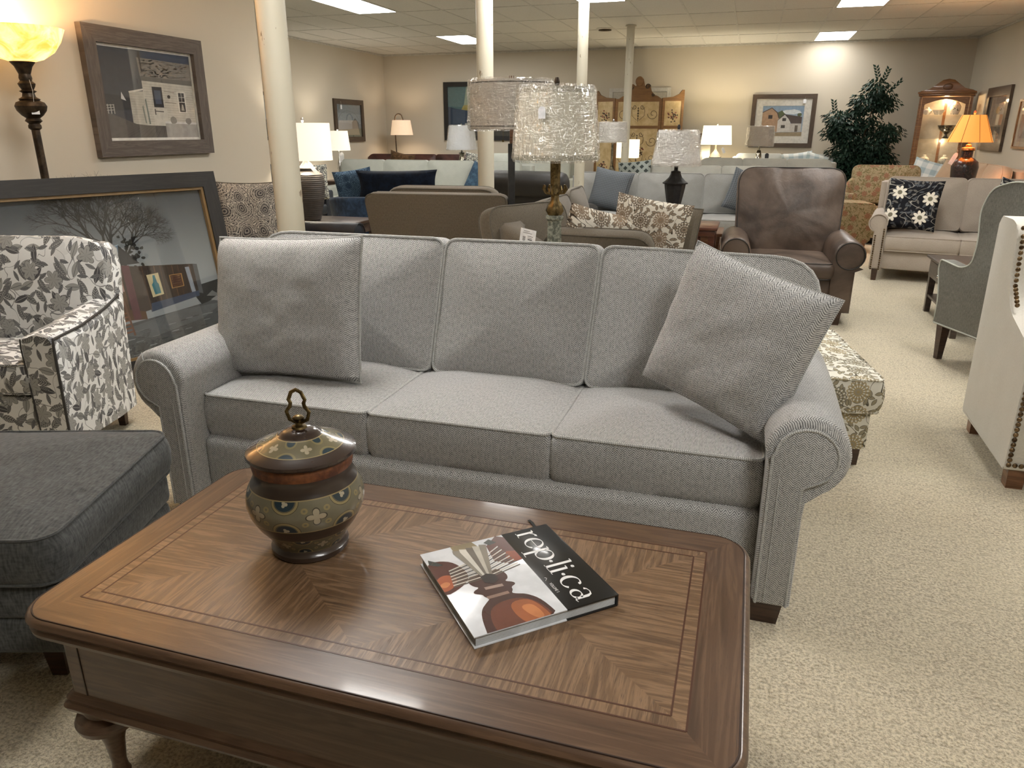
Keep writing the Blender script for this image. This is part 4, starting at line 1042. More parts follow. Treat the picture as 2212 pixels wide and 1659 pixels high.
ac = thing('armchair', 'armchair in white fabric with grey leaf print beside the leaning picture', 'armchair', (-3.195, 2.24, 0), 13); ac.scale = (.92, .66, 1)
LP = 'leafprint'
b = B(); b.box(-.36, .36, .04, .76, .1, .33, .02); b.build('base', LP, ac)
for sd in (-1, 1):
    b = B()
    def sec(y, zt, x0, x1): return [(sd * x0, y, .1), (sd * x1, y, .1), (sd * (x1 + .02), y, zt - .05), (sd * (x1 - .005), y, zt - .008), (sd * (x0 + x1) / 2, y, zt + .004), (sd * x0, y, zt - .015), (sd * (x0 - .01), y, zt - .05)]
    b.loft([sec(0, .615, .31, .44), sec(.02, .62, .3, .45), sec(.3, .635, .3, .45), sec(.6, .67, .31, .45), sec(.84, .70, .32, .43)]); am = b.build('arm', LP, ac, 32)
    b = B(); b.tube([(sd * .447, .0, .11), (sd * .458, .0, .57), (sd * .452, .015, .598), (sd * .458, .3, .612), (sd * .456, .6, .648), (sd * .44, .82, .68)], .007, 6); b.tube([(sd * .305, -.002, .11), (sd * .296, -.002, .56), (sd * .3, 0, .6)], .004, 6); b.build('piping', flat('#3c3a38'), am)
b = B()
def bk_(z, hw, y, th): return [(x, yy + y, z) for x, yy in rrect(2 * hw, th, .05, 3)]
b.loft([bk_(.1, .42, .80, .14), bk_(.5, .43, .82, .16), bk_(.8, .44, .87, .17), bk_(.9, .43, .89, .15), bk_(.93, .40, .9, .1)]); b.build('outer_back', LP, ac, 45)
P = roundpoly([(-.39, 0), (.39, 0), (.43, .2), (.44, .46), (.3, .50), (-.3, .50), (-.44, .46), (-.43, .2)], [.04, .04, .05, .09, .2, .2, .09, .05], 5)
cushion_part(ac, 'back_cushion', P, .1, .05, Matrix.Translation((0, .70, .47)) @ Matrix.Rotation(D(79), 4, 'X'), LP, None, .003, 3, step=.04)
cushion_part(ac, 'seat_cushion', rrect(.61, .66, .04, 4, 0, .33), .13, .03, Matrix.Translation((0, 0, .415)), LP, LP, .003, 5, .005, step=.04)
legs(ac, [(sx * .36, y) for sx in (-1, 1) for y in (.06, .78)], .11, .05, 'walnut')

def tree_polys(x0, z0, h, seed, col='#1c1f22', asp=1.0, spread=26, dep=6):
    random.seed(seed); out = []
    def br(x, z, a, L, w, k):
        if k == 0 or L < .004: return
        x2, z2 = x + L * math.sin(a) * asp, z + L * math.cos(a)
        nx, nz = math.cos(a) * w / 2 * asp, -math.sin(a) * w / 2
        out.append(([(x - nx, z - nz), (x + nx, z + nz), (x2 + nx * .6, z2 + nz * .6), (x2 - nx * .6, z2 - nz * .6)], col, 1))
        for s in (-1, 1) + ((random.choice((-1, 0, 1)),) if k > 2 else ()):
            br(x2, z2, a + s * D(random.uniform(spread * .5, spread * 1.25)) + random.uniform(-.1, .1), L * random.uniform(.62, .84), w * .62, k - 1)
    br(x0, z0, 0, h * .3, h * .05, dep)
    return out
def blob(cx, cz, rx, rz, n=18, j=.25, seed=1):
    random.seed(seed); return [(cx + rx * (1 + random.uniform(-j, j)) * math.cos(2 * PI * i / n), cz + rz * (1 + random.uniform(-j, j)) * math.sin(2 * PI * i / n)) for i in range(n)]
# leaning roadside-shed picture; picture x runs 0..1 over 1.75 m, visible part is the last 60 %
g = G('picture_sky'); x, y, z = g.xyz(g.obj()); MT['pic_sky'] = g.fin(g.mix(g.M('ADD', g.step(z, 1.0, .35), g.M('MULTIPLY', g.noise(g.obj(), 3, 3), .15)), H('#3a4045'), H('#8a9297')), .7)
PB = [([(0, 0), (1, 0), (1, 1), (0, 1)], 'pic_sky')]
PB += [([(0, 0), (1, 0), (1, .27), (.8, .24), (.5, .2), (0, .18)], '#4a4f52'), ([(.5, .17), (.66, .1), (.9, .16), (1, .24), (.8, .24)], '#5d6266')]
random.seed(3)
for i in range(90):
    x, z = random.uniform(.3, .99), random.uniform(.005, .18); PB.append(([(x, z), (x + .03, z + .003), (x + .035, z + .008), (x + .004, z + .006)], random.choice(['#757b7f', '#33373a', '#878d91']), 1))
PB += [([(.9, .25), (1, .28), (1, .40), (.93, .385), (.86, .37)], '#1d1f1f')]
PB += tree_polys(.565, .44, .62, 11, '#17191b', .78, 24, 8) + tree_polys(.625, .44, .5, 5, '#1d2021', .78, 30, 8)
for i in range(46):
    random.seed(100 + i); cx, cz = .645 + random.gauss(0, .03), .64 + random.gauss(0, .07); PB.append((blob(cx, cz, .009, .011, 7, .4, i), '#1a1d1d', 1))
_n0 = len(PB)
PB += [([(.40, .49), (.455, .645), (.61, .70), (.60, .575)], '#6b8296'), ([(.455, .645), (.61, .70), (.612, .705), (.455, .652)], '#a9bccb'),
       ([(.61, .70), (.60, .575), (.655, .575)], '#22252a'), ([(.43, .26), (.43, .50), (.60, .57), (.64, .56), (.64, .22)], '#54391f'),
       ([(.60, .575), (.64, .56), (.80, .525), (.80, .33), (.64, .27), (.60, .3)], '#31241d')]
for k in range(9):
    x = .655 + k * .0165; PB.append(([(x, .27 + k * .006), (x + .003, .27 + k * .006), (x + .003, .553 - k * .004), (x, .555 - k * .004)], ['#4b3527', '#1c1512', '#5d4331'][k % 3]))
PB += [([(.605, .23), (.625, .23), (.625, .57), (.605, .575)], '#5a3038'), ([(.8, .525), (.812, .52), (.812, .32), (.8, .33)], '#4f5358'), ([(.775, .51), (.787, .51), (.792, .33), (.78, .33)], '#8b95a3'),
       ([(.655, .26), (.80, .31), (.80, .345), (.66, .315)], '#34435c'), ([(.668, .35), (.70, .36), (.697, .50), (.664, .495)], '#c7bd97'), ([(.676, .365), (.693, .37), (.692, .43), (.687, .445), (.686, .488), (.68, .488), (.678, .445), (.673, .43)], '#2d7382'),
       ([(.725, .385), (.762, .39), (.762, .475), (.725, .475)], '#a7824e'), ([(.728, .39), (.759, .394), (.759, .47), (.728, .47)], '#4c2b1c')]
for k in range(5): PB.append(([(.731, .398 + k * .015), (.755, .40 + k * .015), (.755, .405 + k * .015), (.731, .403 + k * .015)], '#c7ab7c', 1))
PB += [([(.5, .4), (.545, .405), (.545, .51), (.5, .5)], '#c8b9a6'), ([(.55, .41), (.572, .41), (.572, .515), (.55, .51)], '#b06a44'), ([(.576, .41), (.597, .415), (.597, .52), (.576, .515)], '#ad8f8a'),
       ([(.455, .42), (.487, .42), (.487, .455), (.455, .45)], '#b9a52f'), ([(.455, .39), (.487, .39), (.487, .418), (.455, .418)], '#6e8a3d'), ([(.52, .29), (.572, .29), (.572, .395), (.52, .395)], '#c46a1c'),
       ([(.455, .3), (.485, .3), (.485, .37), (.455, .37)], '#77716b'), ([(.45, .14), (.505, .14), (.505, .24), (.45, .23)], '#234a9a'), ([(.43, .235), (.5, .24), (.5, .29), (.43, .28)], '#8d6f3a')]
for k in range(6): PB.append(([(.503 + .001, .405 + k * .015), (.54, .408 + k * .015), (.54, .413 + k * .015), (.504, .41 + k * .015)], '#6b3a2c', 1))
for k in range(6): PB.append(([(.52, .15 + k * .024), (.592, .158 + k * .024), (.592, .166 + k * .024), (.52, .158 + k * .024)], '#7a4a2c', 1))
PB += [([(.515, .13), (.522, .13), (.526, .36), (.519, .36)], '#8a6b52'), ([(.592, .135), (.6, .135), (.588, .36), (.58, .36)], '#6b4b38'), ([(.82, .3), (.9, .285), (.93, .30), (.84, .33)], '#6c6f70'), ([(.83, .27), (.9, .25), (.94, .27), (.85, .29)], '#8c8f90')]
PB = PB[:_n0] + [([(x if x < .6 else min(.985, .6 + (x - .6) * 1.5), z) for x, z in p[0]],) + tuple(p[1:]) for p in PB[_n0:]]
bp = frame('framed_picture', 'huge dark-framed picture of a tin-roofed shed leaning against the wall on the carpet', (-3.57, 3.40, .003), 69.5, 1.78, 1.20, .095, 'black_wood', PB, 0, lip=(.016, flat('#8a6f47', .45)), depth=.05, rx=-10, glaze=True)
text('NO', .03, Matrix.Translation((.002, -.011, .583)) @ Matrix.Rotation(D(90), 4, 'X'), flat('#6b2a20'), bp, 'sign_lettering', 1, .0002)

WP = [([(0, 0), (1, 0), (1, 1), (0, 1)], '#47494f'), ([(.45, .9), (1, .84), (1, 1), (.45, 1)], '#3c475c'), ([(0, .3), (.3, .32), (.3, .47), (0, .49)], '#3b3c3f'), ([(.18, .44), (.23, .42), (.19, .52)], '#d9d9d9'),
      ([(.40, .92), (1, .90), (1, .70), (.41, .71)], '#8b857e')]
random.seed(8)
for i in range(150):
    x, z = random.uniform(.41, .97), random.uniform(.71, .9); WP.append(([(x, z), (x + .022, z), (x + .022, z + .007), (x, z + .007)], random.choice(['#a9a39a', '#6d6862', '#bab4ab']), 1))
WP += [([(.42, .66), (1, .63), (1, .70), (.41, .71)], '#6c6964'), ([(.42, .14), (1, .12), (1, .64), (.42, .66)], '#c9c5ba'), ([(.27, .16), (.42, .14), (.42, .54), (.27, .52)], '#bdb9ad'), ([(.27, .51), (.42, .55), (.42, .57), (.265, .53)], '#dad6cb')]
for k in range(17): z = .16 + k * .029; WP.append(([(.43, z), (.99, z - .015), (.99, z - .011), (.43, z + .004)], '#a9a599', 1))
for k in range(12): z = .18 + k * .029; WP.append(([(.275, z), (.415, z), (.415, z + .003), (.275, z + .003)], '#a19d92', 1))
WP += [([(.52, .36), (.63, .36), (.63, .60), (.52, .60)], '#2a2c30'), ([(.54, .40), (.61, .40), (.61, .56), (.54, .56)], '#4b5568'), ([(.50, .13), (.66, .12), (.66, .35), (.50, .36)], '#d2cec3'), ([(.52, .31), (.62, .305), (.62, .315), (.52, .32)], '#3c3833'), ([(.52, .27), (.53, .27), (.53, .34), (.52, .34)], '#3c3833'),
       ([(.80, .30), (.90, .30), (.90, .56), (.80, .56)], '#e0dcd2'), ([(.815, .315), (.885, .315), (.885, .545), (.815, .545)], '#2d2f31'), ([(.815, .43), (.885, .43), (.885, .438), (.815, .438)], '#ddd9cf'), ([(.848, .44), (.853, .44), (.853, .545), (.848, .545)], '#ddd9cf'), ([(.815, .49), (.885, .49), (.885, .495), (.815, .495)], '#ddd9cf'),
       (blob(.70, .49, .018, .022, 14, .02), '#3c362f'), ([(.83, .33), (.87, .33), (.86, .4), (.845, .41)], '#b8b2a5'), ([(.65, .55), (.77, .54), (.77, .55), (.65, .56)], '#9b968a'), ([(.65, .42), (.78, .41), (.78, .42), (.65, .43)], '#8f8a7e'),
       ([(.44, .16), (.455, .16), (.44, .46), (.425, .44)], '#77807a'), ([(.40, .17), (.412, .17), (.40, .38), (.388, .36)], '#78817a'), ([(0, 0), (1, 0), (1, .13), (.42, .145), (.3, .16), (.0, .30)], '#635e5a')]
for k in range(16): x = k / 16; WP.append(([(x, 0), (x + .005, 0), (.32 + x * .55, .145), (.318 + x * .55, .145)], '#3c3937', 1))
WP += [([(.62, 0), (1, 0), (1, .17), (.62, .18)], '#aaa7a2'), ([(.62, .17), (1, .16), (1, .185), (.62, .195)], '#d9d8d6'), (blob(.72, .21, .04, .045, 12, .1, 4), '#8a8781'), (blob(.9, .20, .035, .04, 12, .1, 5), '#8a8781'), ([(.41, .92), (.42, .92), (.43, .76), (.47, .77), (.47, .79), (.44, .79), (.435, .99), (.42, .99)], '#403833')]
for k in range(3): WP.append(([(0, .30 + k * .028), (.1, .31 + k * .028), (.1, .318 + k * .028), (0, .308 + k * .028)], '#c4c1ba', 1))
for k in range(4): WP.append(([(.0 + k * .03, .27), (.008 + k * .03, .27), (.008 + k * .03, .375), (k * .03, .375)], '#c4c1ba', 1))
wp = frame('framed_picture', 'wide driftwood-framed picture of a white shingled cottage and deck above the torchiere', (XN + .002, 4.76, 1.275), 90, 1.15, .835, .105, 'drift', WP, .018, '#e7e5df', depth=.045)

tr = thing('torchiere_lamp', 'tall dark bronze torchiere floor lamp with glowing amber glass bowl', 'floor lamp', (-3.99, 3.52, 0), 0)
b = B(); b.lathe([(.14, 0), (.145, .01), (.13, .025), (.08, .04), (.03, .06), (.022, .09), (.022, 1.45), (.034, 1.46), (.034, 1.475), (.028, 1.485), (.045, 1.50), (.035, 1.515), (.055, 1.53), (.075, 1.555), (.082, 1.58), (.072, 1.6), (.05, 1.61), (.055, 1.618), (.035, 1.63), (.03, 1.65), (.045, 1.66), (.03, 1.668), (.04, 1.685), (.045, 1.7), (.03, 1.715), (.034, 1.73), (.03, 1.75), (.045, 1.79), (.065, 1.815)], seg=32); b.build('pole', 'bronze', tr, 30)
g = G('amber_alabaster'); o = g.obj(); n = g.noise(o, 7, 4, .6, 1.5)
x, y, z = g.xyz(o); hot = g.step(z, 2.0, 1.86)
MT['amber'] = g.fin(g.mix(g.step(n, .35, .7), H('#f0b763'), H('#fbe3a4')), .25, em=g.mix(g.step(n, .3, .7), H('#e8922e'), H('#ffdf94')), es=1.9)
b = B(); b.lathe([(.06, 1.815), (.11, 1.83), (.17, 1.87), (.21, 1.925), (.235, 1.985), (.238, 1.99), (.232, 1.99), (.205, 1.93), (.165, 1.878), (.1, 1.838), (.05, 1.822)], seg=40); b.build('glass_bowl', 'amber', tr, 60)
bulb(tr, (0, 0, 1.95), 75, (1, .60, .28), .05)
swing_tag(tr, (.06, -.03, 1.60), .04, .065, 50, .12)

# ============================================================ BEHIND THE SOFA
so = sofa('loveseat', 'dark navy leather loveseat against the wall behind the thick pole', 'sofa', (-3.15, 5.1, 0), 90, 1.5, 1.05, .48, .70, 1.0, .2, .08, 2, 2, 'navyleather', None, 'roll', .1, lean=10)
pillow('throw_pillow', 'grey and black paisley pillow standing on the navy loveseat beside the leaning picture', 'pillow', 'paisley', (-3.68, 5.0, .56), .52, .52, .16, 62, -12, 3, 'tweedw', None, .05, 4, .005, 18)
et = thing('end_table', 'dark brown square end table under the ribbed black lamp', 'table', (-3.98, 6.66, 0), 0)
def simple_table(t, W, Dp, h, mat, legw=.05, top=.03, shelf=None, drawer=None, apr=.09, over=.02, knobm='chrome'):
    b = B(); b.box(-W / 2, W / 2, -Dp / 2, Dp / 2, h - top, h, .006); b.build('top', mat, t)
    b = B(); b.box(-W / 2 + over, W / 2 - over, -Dp / 2 + over, Dp / 2 - over, h - top - apr, h - top, .003); ap = b.build('apron', mat, t)
    for sx in (-1, 1):
        for sy in (-1, 1):
            x, y = sx * (W / 2 - over - legw / 2), sy * (Dp / 2 - over - legw / 2); b = B(); q = legw / 2; p = q * .75
            b.loft([[(x - p, y - p, 0), (x + p, y - p, 0), (x + p, y + p, 0), (x - p, y + p, 0)], [(x - q, y - q, h - top), (x + q, y - q, h - top), (x + q, y + q, h - top), (x - q, y + q, h - top)]]); b.build('leg', mat, t, 30)
    if shelf: b = B(); b.box(-W / 2 + over + .01, W / 2 - over - .01, -Dp / 2 + over + .01, Dp / 2 - over - .01, shelf, shelf + .02, .003); b.build('shelf', mat, t)
    if drawer:
        b = B(); b.box(-W / 2 + over + legw, W / 2 - over - legw, -Dp / 2 + over - .014, -Dp / 2 + over + .002, h - top - apr + .012, h - top - .012, .004); dr = b.build('drawer', mat, t)
        b = B(); b.ball((0, -Dp / 2 + over - .03, h - top - apr / 2), .016, 12, 8); b.build('knob', knobm, dr)
simple_table(et, .72, .66, .6, 'walnut')
g = G('ribbed_dark_ceramic'); x, y, z = g.xyz(g.obj()); MT['ribbed'] = g.fin(g.mix(g.noise(g.obj(), 25, 3), H('#3a3531'), H('#57504a')), .42, 0, .5)
def lamp_shade(t, rb, rt, z0, z1, mat, trims=None, finial='chrome', fz=.03, sq=None, wrapped=None, amp=.006):
    sh = shade_mesh(rb, rt, z0, z1, 40, sq).build('lamp_shade', mat, t, 50)
    if trims:
        for (za, zb) in ((z0, z0 + trims[1]), (z1 - trims[1], z1)):
            ra = rb + (rt - rb) * (za - z0) / (z1 - z0); rc = rb + (rt - rb) * (zb - z0) / (z1 - z0)
            shade_mesh(ra + .002, rc + .002, za, zb, 40, sq, .006).build('trim', trims[0], sh, 50)
    b = B(); b.tube([(-rt + .003, 0, z1 - .008), (rt - .003, 0, z1 - .008)], .002, 5); b.tube([(0, -rt * (sq or 1) + .003, z1 - .008), (0, rt * (sq or 1) - .003, z1 - .008)], .002, 5); b.tube([(0, 0, z0 - .02), (0, 0, z1)], .006, 8); b.build('harp', finial, t)
    if finial: b = B(); b.lathe([(.004, z1 - .01), (.005, z1 + .003), (.012, z1 + fz * .3), (.015, z1 + fz * .6), (.009, z1 + fz), (0, z1 + fz)], seg=14); b.build('finial', finial, t)
    if wrapped is not None: wrap(sh, rb, rt, z0, z1, wrapped, amp, sq=sq)
    return sh
MT['litwhite'] = shadecloth('lit_white_shade', '#f2ede2', .75, H('#fff3df'), 1)
MT['litcream'] = shadecloth('lit_cream_shade', '#f4ecd4', 1.7, H('#ffedc4'))
MT['litlinen'] = shadecloth('lit_oatmeal_shade', '#dccab4', .62, H('#ffd9b0'), 1)
MT['litamber'] = shadecloth('lit_amber_shade', '#d09253', .85, H('#ff9d45'))
MT['shadeivory'] = shadecloth('ivory_shade', '#ddd8c8'); MT['shadegrey'] = shadecloth('grey_linen_shade', '#c8c3ba', pleat=1); MT['shadebrown'] = shadecloth('brown_linen_shade', '#a5937f', pleat=1); MT['shadewhite'] = shadecloth('white_shade', '#eef1f4')
la = thing('table_lamp', 'dark ribbed ceramic lamp with lit white shade on the walnut end table', 'table lamp', (-4.13, 6.56, .6), 0, 'table lamps')
pr = [(.0, 0), (.095, 0), (.1, .01)]
import itertools
R_ = [(.0, .1), (.1, .125), (.2, .148), (.3, .162), (.38, .165), (.43, .155), (.465, .125), (.48, .09)]
k = 0; z = .012
def ri(z):
    for (a, ra), (c, rc) in zip(R_, R_[1:]):
        if a <= z <= c: return ra + (rc - ra) * (z - a) / (c - a)
    return .09
while z < .455: pr += [(ri(z), z), (ri(z) + .004, z + .006), (ri(z + .012), z + .013)]; z += .0185
pr += [(.105, .475), (.085, .48), (.08, .49), (.1, .495), (.1, .505), (.06, .52), (.03, .56), (.02, .6), (.018, .64)]
b = B(); b.lathe(pr, seg=40); b.build('body', 'ribbed', la, 50)
lamp_shade(la, .258, .25, .575, .915, 'litwhite', fz=.05); bulb(la, (0, 0, .74), 28, (1, .9, .76), .05)
swing_tag(la, (.09, -.1, .56), .035, .12, 20, .03, rx=-35)
l2 = thing('table_lamp', 'small bright lit lamp with a hanging card, half hidden behind the large ribbed lamp', 'table lamp', (-6.85, 11.95, .62), 0, 'table lamps')
b = B(); b.lathe([(.07, 0), (.07, .02), (.02, .04), (.03, .12), (.05, .2), (.03, .3), (.012, .38), (.012, .56)], seg=20); b.build('body', 'chrome', l2)
lamp_shade(l2, .2, .17, .5, .82, 'litwhite'); bulb(l2, (0, 0, .66), 22, (1, .92, .8), .05)
swing_tag(l2, (.12, -.12, .47), .07, .16, 17, .03)
t = thing('end_table', 'small dark end table by the far wall under the small bright lamp', 'table', (-6.85, 11.95, 0), 0); simple_table(t, .5, .5, .62, 'walnut')
# charcoal sofa and floral pillow along the far left wall
sofa('sofa', 'dark charcoal sofa at the far wall behind the ribbed lamp', 'sofa', (-5.85, 8.9, 0), 90, 2.1, .95, .46, .62, .98, .2, .1, 3, 3, 'navyleather', None, 'track', .0, lean=12)
pillow('throw_pillow', 'black and cream floral pillow on the charcoal sofa behind the ribbed lamp', 'pillow', 'blkfloral', (-5.95, 9.55, .5), .5, .5, .16, 40, -12, 0)
# navy velvet barrel chair with pillows
def barrel(name, label, loc, rz, R, h0, h1, mat, seat=.44, leg=.1, cm=None, th=.1):
    t = thing(name, label, 'armchair', loc, rz)
    b = B(); rings = []
    for z, rr in ((leg, .86), (.3, .93), (.5, .99), (h0 - .04, 1.02)):
        pass
    N = 36; cols = []
    for i in range(N + 1):
        a = D(-35 + 250 * i / N); hh = h0 + (h1 - h0) * max(0, math.sin(a)) ** 1.2
        col = []
        for q, z, o in ((.84, leg, 0), (.93, .3, 0), (1.0, hh - .05, 0), (.99, hh - .012, 0), (.95, hh, 0), (.91, hh - .012, 0), (.88, hh - .06, 0), (.80, seat - .05, 0), (.74, leg, 0)):
            col.append((R * q * math.cos(a) * (1.12), R * q * math.sin(a), z))
        cols.append(col)
    V = [[b.v(p) for p in c] for c in cols]
    for i in range(N):
        for k in range(9):
            b.f([V[i][k], V[i + 1][k], V[i + 1][(k + 1) % 9], V[i][(k + 1) % 9]])
    b.f(V[0]); b.f(V[-1][::-1]); sh = b.build('shell', mat, t, 60)
    cushion_part(t, 'seat_cushion', roundpoly([(-R * .85, -R * .55), (R * .85, -R * .55), (R * .86, 0), (R * .6, R * .6), (-R * .6, R * .6), (-R * .86, 0)], .12, 5), .12, .03, Matrix.Translation((0, 0, seat - .07)), cm or mat, None, step=.08)
    b = B(); b.prism([(R * .8 * math.cos(2 * PI * i / 24), R * .8 * math.sin(2 * PI * i / 24)) for i in range(24)], leg, seat - .13, 'z'); b.build('base', mat, t)
    b = B(); b.lathe([(R * .5, 0), (R * .52, .02), (R * .5, leg), ], seg=24); b.build('plinth', 'black', t)
    return t
barrel('barrel_chair', 'wide deep blue velvet barrel chair behind the taupe tweed chair', (-3.98, 8.1, 0), 190, .66, .70, .76, 'bluevelvet', .44)
pillow('throw_pillow', 'slate blue swirl-print pillow leaning in the blue velvet chair', 'pillow', 'bluepaisley', (-4.5, 8.25, .54), .46, .48, .15, 20, 8, -8)
pillow('lumbar_pillow', 'long dark navy velvet lumbar pillow lying across the blue velvet chair', 'pillow', 'navy', (-3.9, 8.1, .68), .98, .34, .16, 8, 6, -1, pinch=.08)
# taupe tweed swivel chair seen from behind
tc = thing('swivel_chair', 'taupe tweed swivel chair with price card, its square back turned to the camera', 'armchair', (-2.34, 5.6, .0), 186); tc.scale = (1.12, 1, 1.06)
P = roundpoly([(-.42, .12), (.42, .12), (.47, .5), (.52, .93), (-.52, .93), (-.47, .5)], [.03, .03, .1, .07, .07, .1], 5)
b = B(); b.T = Matrix.Translation((0, .0, 0)) @ Matrix.Rotation(D(-7), 4, 'X'); b.prism(P, -.08, .03, 'y', .02, 3); bf = b.build('back_frame', 'tweed', tc, 40)
b = B(); b.T = Matrix.Rotation(D(-7), 4, 'X'); b.tube([(x, .022, z) for x, z in dens(P, .06)], .005, 6, True); b.build('piping', 'tweedw', bf)
P = rrect(.84, .5, [.05, .05, .12, .12], 5, 0, .25); P = roundpoly([(-.4, 0), (.4, 0), (.42, .5), (-.42, .5)], [.04, .04, .13, .13], 6)
cushion_part(tc, 'back_cushion', P, .12, .04, Matrix.Translation((0, -.16, .46)) @ Matrix.Rotation(D(83), 4, 'X'), 'tweed', 'tweedw', step=.05)
cushion_part(tc, 'seat_cushion', rrect(.7, .62, .06, 4, 0, -.47), .14, .03, Matrix.Translation((0, 0, .4)), 'tweed', 'tweedw', step=.06)
for sd in (-1, 1): b = B(); b.box(sd * .42 - .06, sd * .42 + .06, -.75, -.05, .12, .62, .03); b.build('arm', 'tweed', tc)
b = B(); b.box(-.4, .4, -.74, -.04, .12, .34, .02); b.build('base', 'tweed', tc)
b = B(); b.lathe([(.3, 0), (.3, .03), (.05, .05), (.05, .12)], (0, -.38, 0), 24); b.build('swivel_base', 'black', tc)
sheet_tag(tc, (-.47, .15, .60), .10, .22, 180, 6, None, 5)
# taupe sectional with floral pillows
sec = thing('sectional_sofa', 'taupe tweed corner sofa with a 3599 price card behind the pale sofa', 'sofa', (-1.62, 4.62, 0), 0)
TW = 'tweed'
b = B(); b.box(0, .95, .0, 2.5, .1, .34, .03); b.box(.9, 1.3, 0, .95, .1, .34, .03); b.build('base', TW, sec)
def backrun(P0, P1, z0, z1, th=.16, nm='back_frame'):
    b = B(); d = (Vector(P1) - Vector(P0)); L = d.length; a = math.atan2(d.y, d.x)
    b.T = Matrix.Translation((P0[0], P0[1], 0)) @ Matrix.Rotation(a, 4, 'Z'); b.box(0, L, -th, 0, .1, z1 - .02, .035, 3); return b.build(nm, TW, sec)
b = B(); pts = [(-.02, 2.5), (-.02, .45), (.03, .22), (.14, .08), (.32, .0), (1.2, -.02)]
inn = [(.14, 2.5), (.14, .5), (.17, .34), (.24, .22), (.38, .15), (1.2, .14)]
zz_ = [.84, .87, .85, .82, .76, .70]
V = [[b.v((p[0], p[1], .1)), b.v((p[0] - .0, p[1], h - .03)), b.v((p[0] * .8 + q[0] * .2, p[1] * .8 + q[1] * .2, h)), b.v((p[0] * .2 + q[0] * .8, p[1] * .2 + q[1] * .8, h)), b.v((q[0], q[1], h - .03)), b.v((q[0], q[1], .1))] for p, q, h in zip(pts, inn, zz_)]
for i in range(5):
    for k in range(6): b.f([V[i][k], V[i + 1][k], V[i + 1][(k + 1) % 6], V[i][(k + 1) % 6]])
b.f(V[0]); b.f(V[-1][::-1]); bf = b.build('back_frame', TW, sec, 50)
def bc(x, y, rz, w, h, z=.45, seed=1, lean=16):
    P = roundpoly([(-w / 2, 0), (w / 2, 0), (w / 2, h), (-w / 2, h)], [.04, .04, .12, .12], 5)
    cushion_part(sec, 'back_cushion', P, .11, .05, Matrix.Translation((x, y, z)) @ Matrix.Rotation(D(rz), 4, 'Z') @ Matrix.Rotation(D(90 - lean), 4, 'X'), TW, 'tweedw', .004, seed, .006, step=.05)
bc(.20, .50, 62, .78, .46, .50, seed=1); bc(.24, 1.32, 88, .72, .50, seed=2); bc(.24, 2.05, 92, .72, .52, seed=3)
bc(.72, .30, 176, .72, .40, seed=4, lean=20)
for i, (x, y, w_, d_) in enumerate(((.62, 2.1, .66, .68), (.62, 1.4, .66, .68), (.62, .72, .66, .64))): cushion_part(sec, 'seat_cushion', rrect(w_, d_, .04, 4, x, y), .13, .03, Matrix.Translation((0, 0, .38)), TW, 'tweedw', step=.07)
cushion_part(sec, 'seat_cushion', rrect(.4, .7, .04, 4, 1.1, .6), .13, .03, Matrix.Translation((0, 0, .38)), TW, 'tweedw', step=.07)
b = B(); b.box(1.22, 1.42, .0, .95, .1, .62, .05, 3); b.build('arm', TW, sec)
legs(sec, [(.06, .06), (1.34, .06), (1.34, .88), (.06, 2.42), (.88, 2.42)], .11, .05)
sheet_tag(sec, (.27, .02, .66), .115, .19, -14, 8, '3599', 9)
GP = 'sunflower print pillows on the tweed corner sofa'
pillow('throw_pillow', 'large upright cream pillow with sunflower print on the tweed corner sofa', 'pillow', 'suzani', (-.66, 5.05, .49), .52, .54, .17, -6, -6, 8, None, GP, .05, 2, .005, 20)
pillow('throw_pillow', 'low cream sunflower-print pillow lying between tweed cushions of the corner sofa', 'pillow', 'suzani', (-1.02, 5.02, .55), .5, .42, .2, 26, 14, 14, None, GP, .05, 5, .005, 20)
pillow('throw_pillow', 'plain taupe tweed pillow half hidden behind the large sunflower-print pillow', 'pillow', 'tweed', (-.62, 5.3, .47), .58, .5, .15, 4, -8, 6, 'tweedw', None, .04, 7, .004, 14)

# wrapped floor lamps
fl = thing('floor_lamp', 'floor lamp with weathered green column and plastic-wrapped ivory shade with fringed trim', 'floor lamp', (-.985, 3.95, 0), 0)
b = B(); b.lathe([(.15, 0), (.15, .02), (.12, .03), (.12, .045), (.07, .07), (.06, .12), (.045, .16), (.042, .2)], seg=8); b.build('base', 'verdigris', fl, 30)
b = B(); b.lathe([(.048, .2), (.046, .6), (.038, .98), (.04, .99), (.05, 1.0), (.05, 1.012), (.038, 1.018)], seg=8); b.build('column', 'verdigris', fl, 30)
b = B(); b.T = Matrix.Translation((0, 0, -.07)); b.lathe([(.034, 1.088), (.046, 1.11), (.038, 1.14), (.022, 1.165), (.02, 1.19), (.028, 1.2), (.026, 1.215), (.024, 1.225), (.026, 1.33), (.026, 1.42)], seg=16, flute=.08, fn=8)
for k in range(8):
    a = 2 * PI * k / 8; P = [(.022 * math.cos(a), .022 * math.sin(a), 1.2), (.05 * math.cos(a), .05 * math.sin(a), 1.205), (.064 * math.cos(a), .064 * math.sin(a), 1.225), (.058 * math.cos(a), .058 * math.sin(a), 1.245)]
    b.tube(P, [.006, .008, .009, .004], 6)
b.build('brass_crown', 'brass', fl, 40)
MT['fringe'] = speckle('mottled_trim', '#8e8b7c', '#bdb9a8', 120)
lamp_shade(fl, .222, .188, 1.305, 1.655, 'shadeivory', ('fringe', .026), 'bronze', .05, None, 3, .008)
swing_tag(fl, (-.02, -.215, 1.56), .036, .056, 0, .07)
dl = thing('floor_lamp', 'black pole floor lamp with wide wrapped drum shade banded in black', 'floor lamp', (-1.735, 5.58, 0), 0); dl.scale = (1.05, 1.05, 1.015)
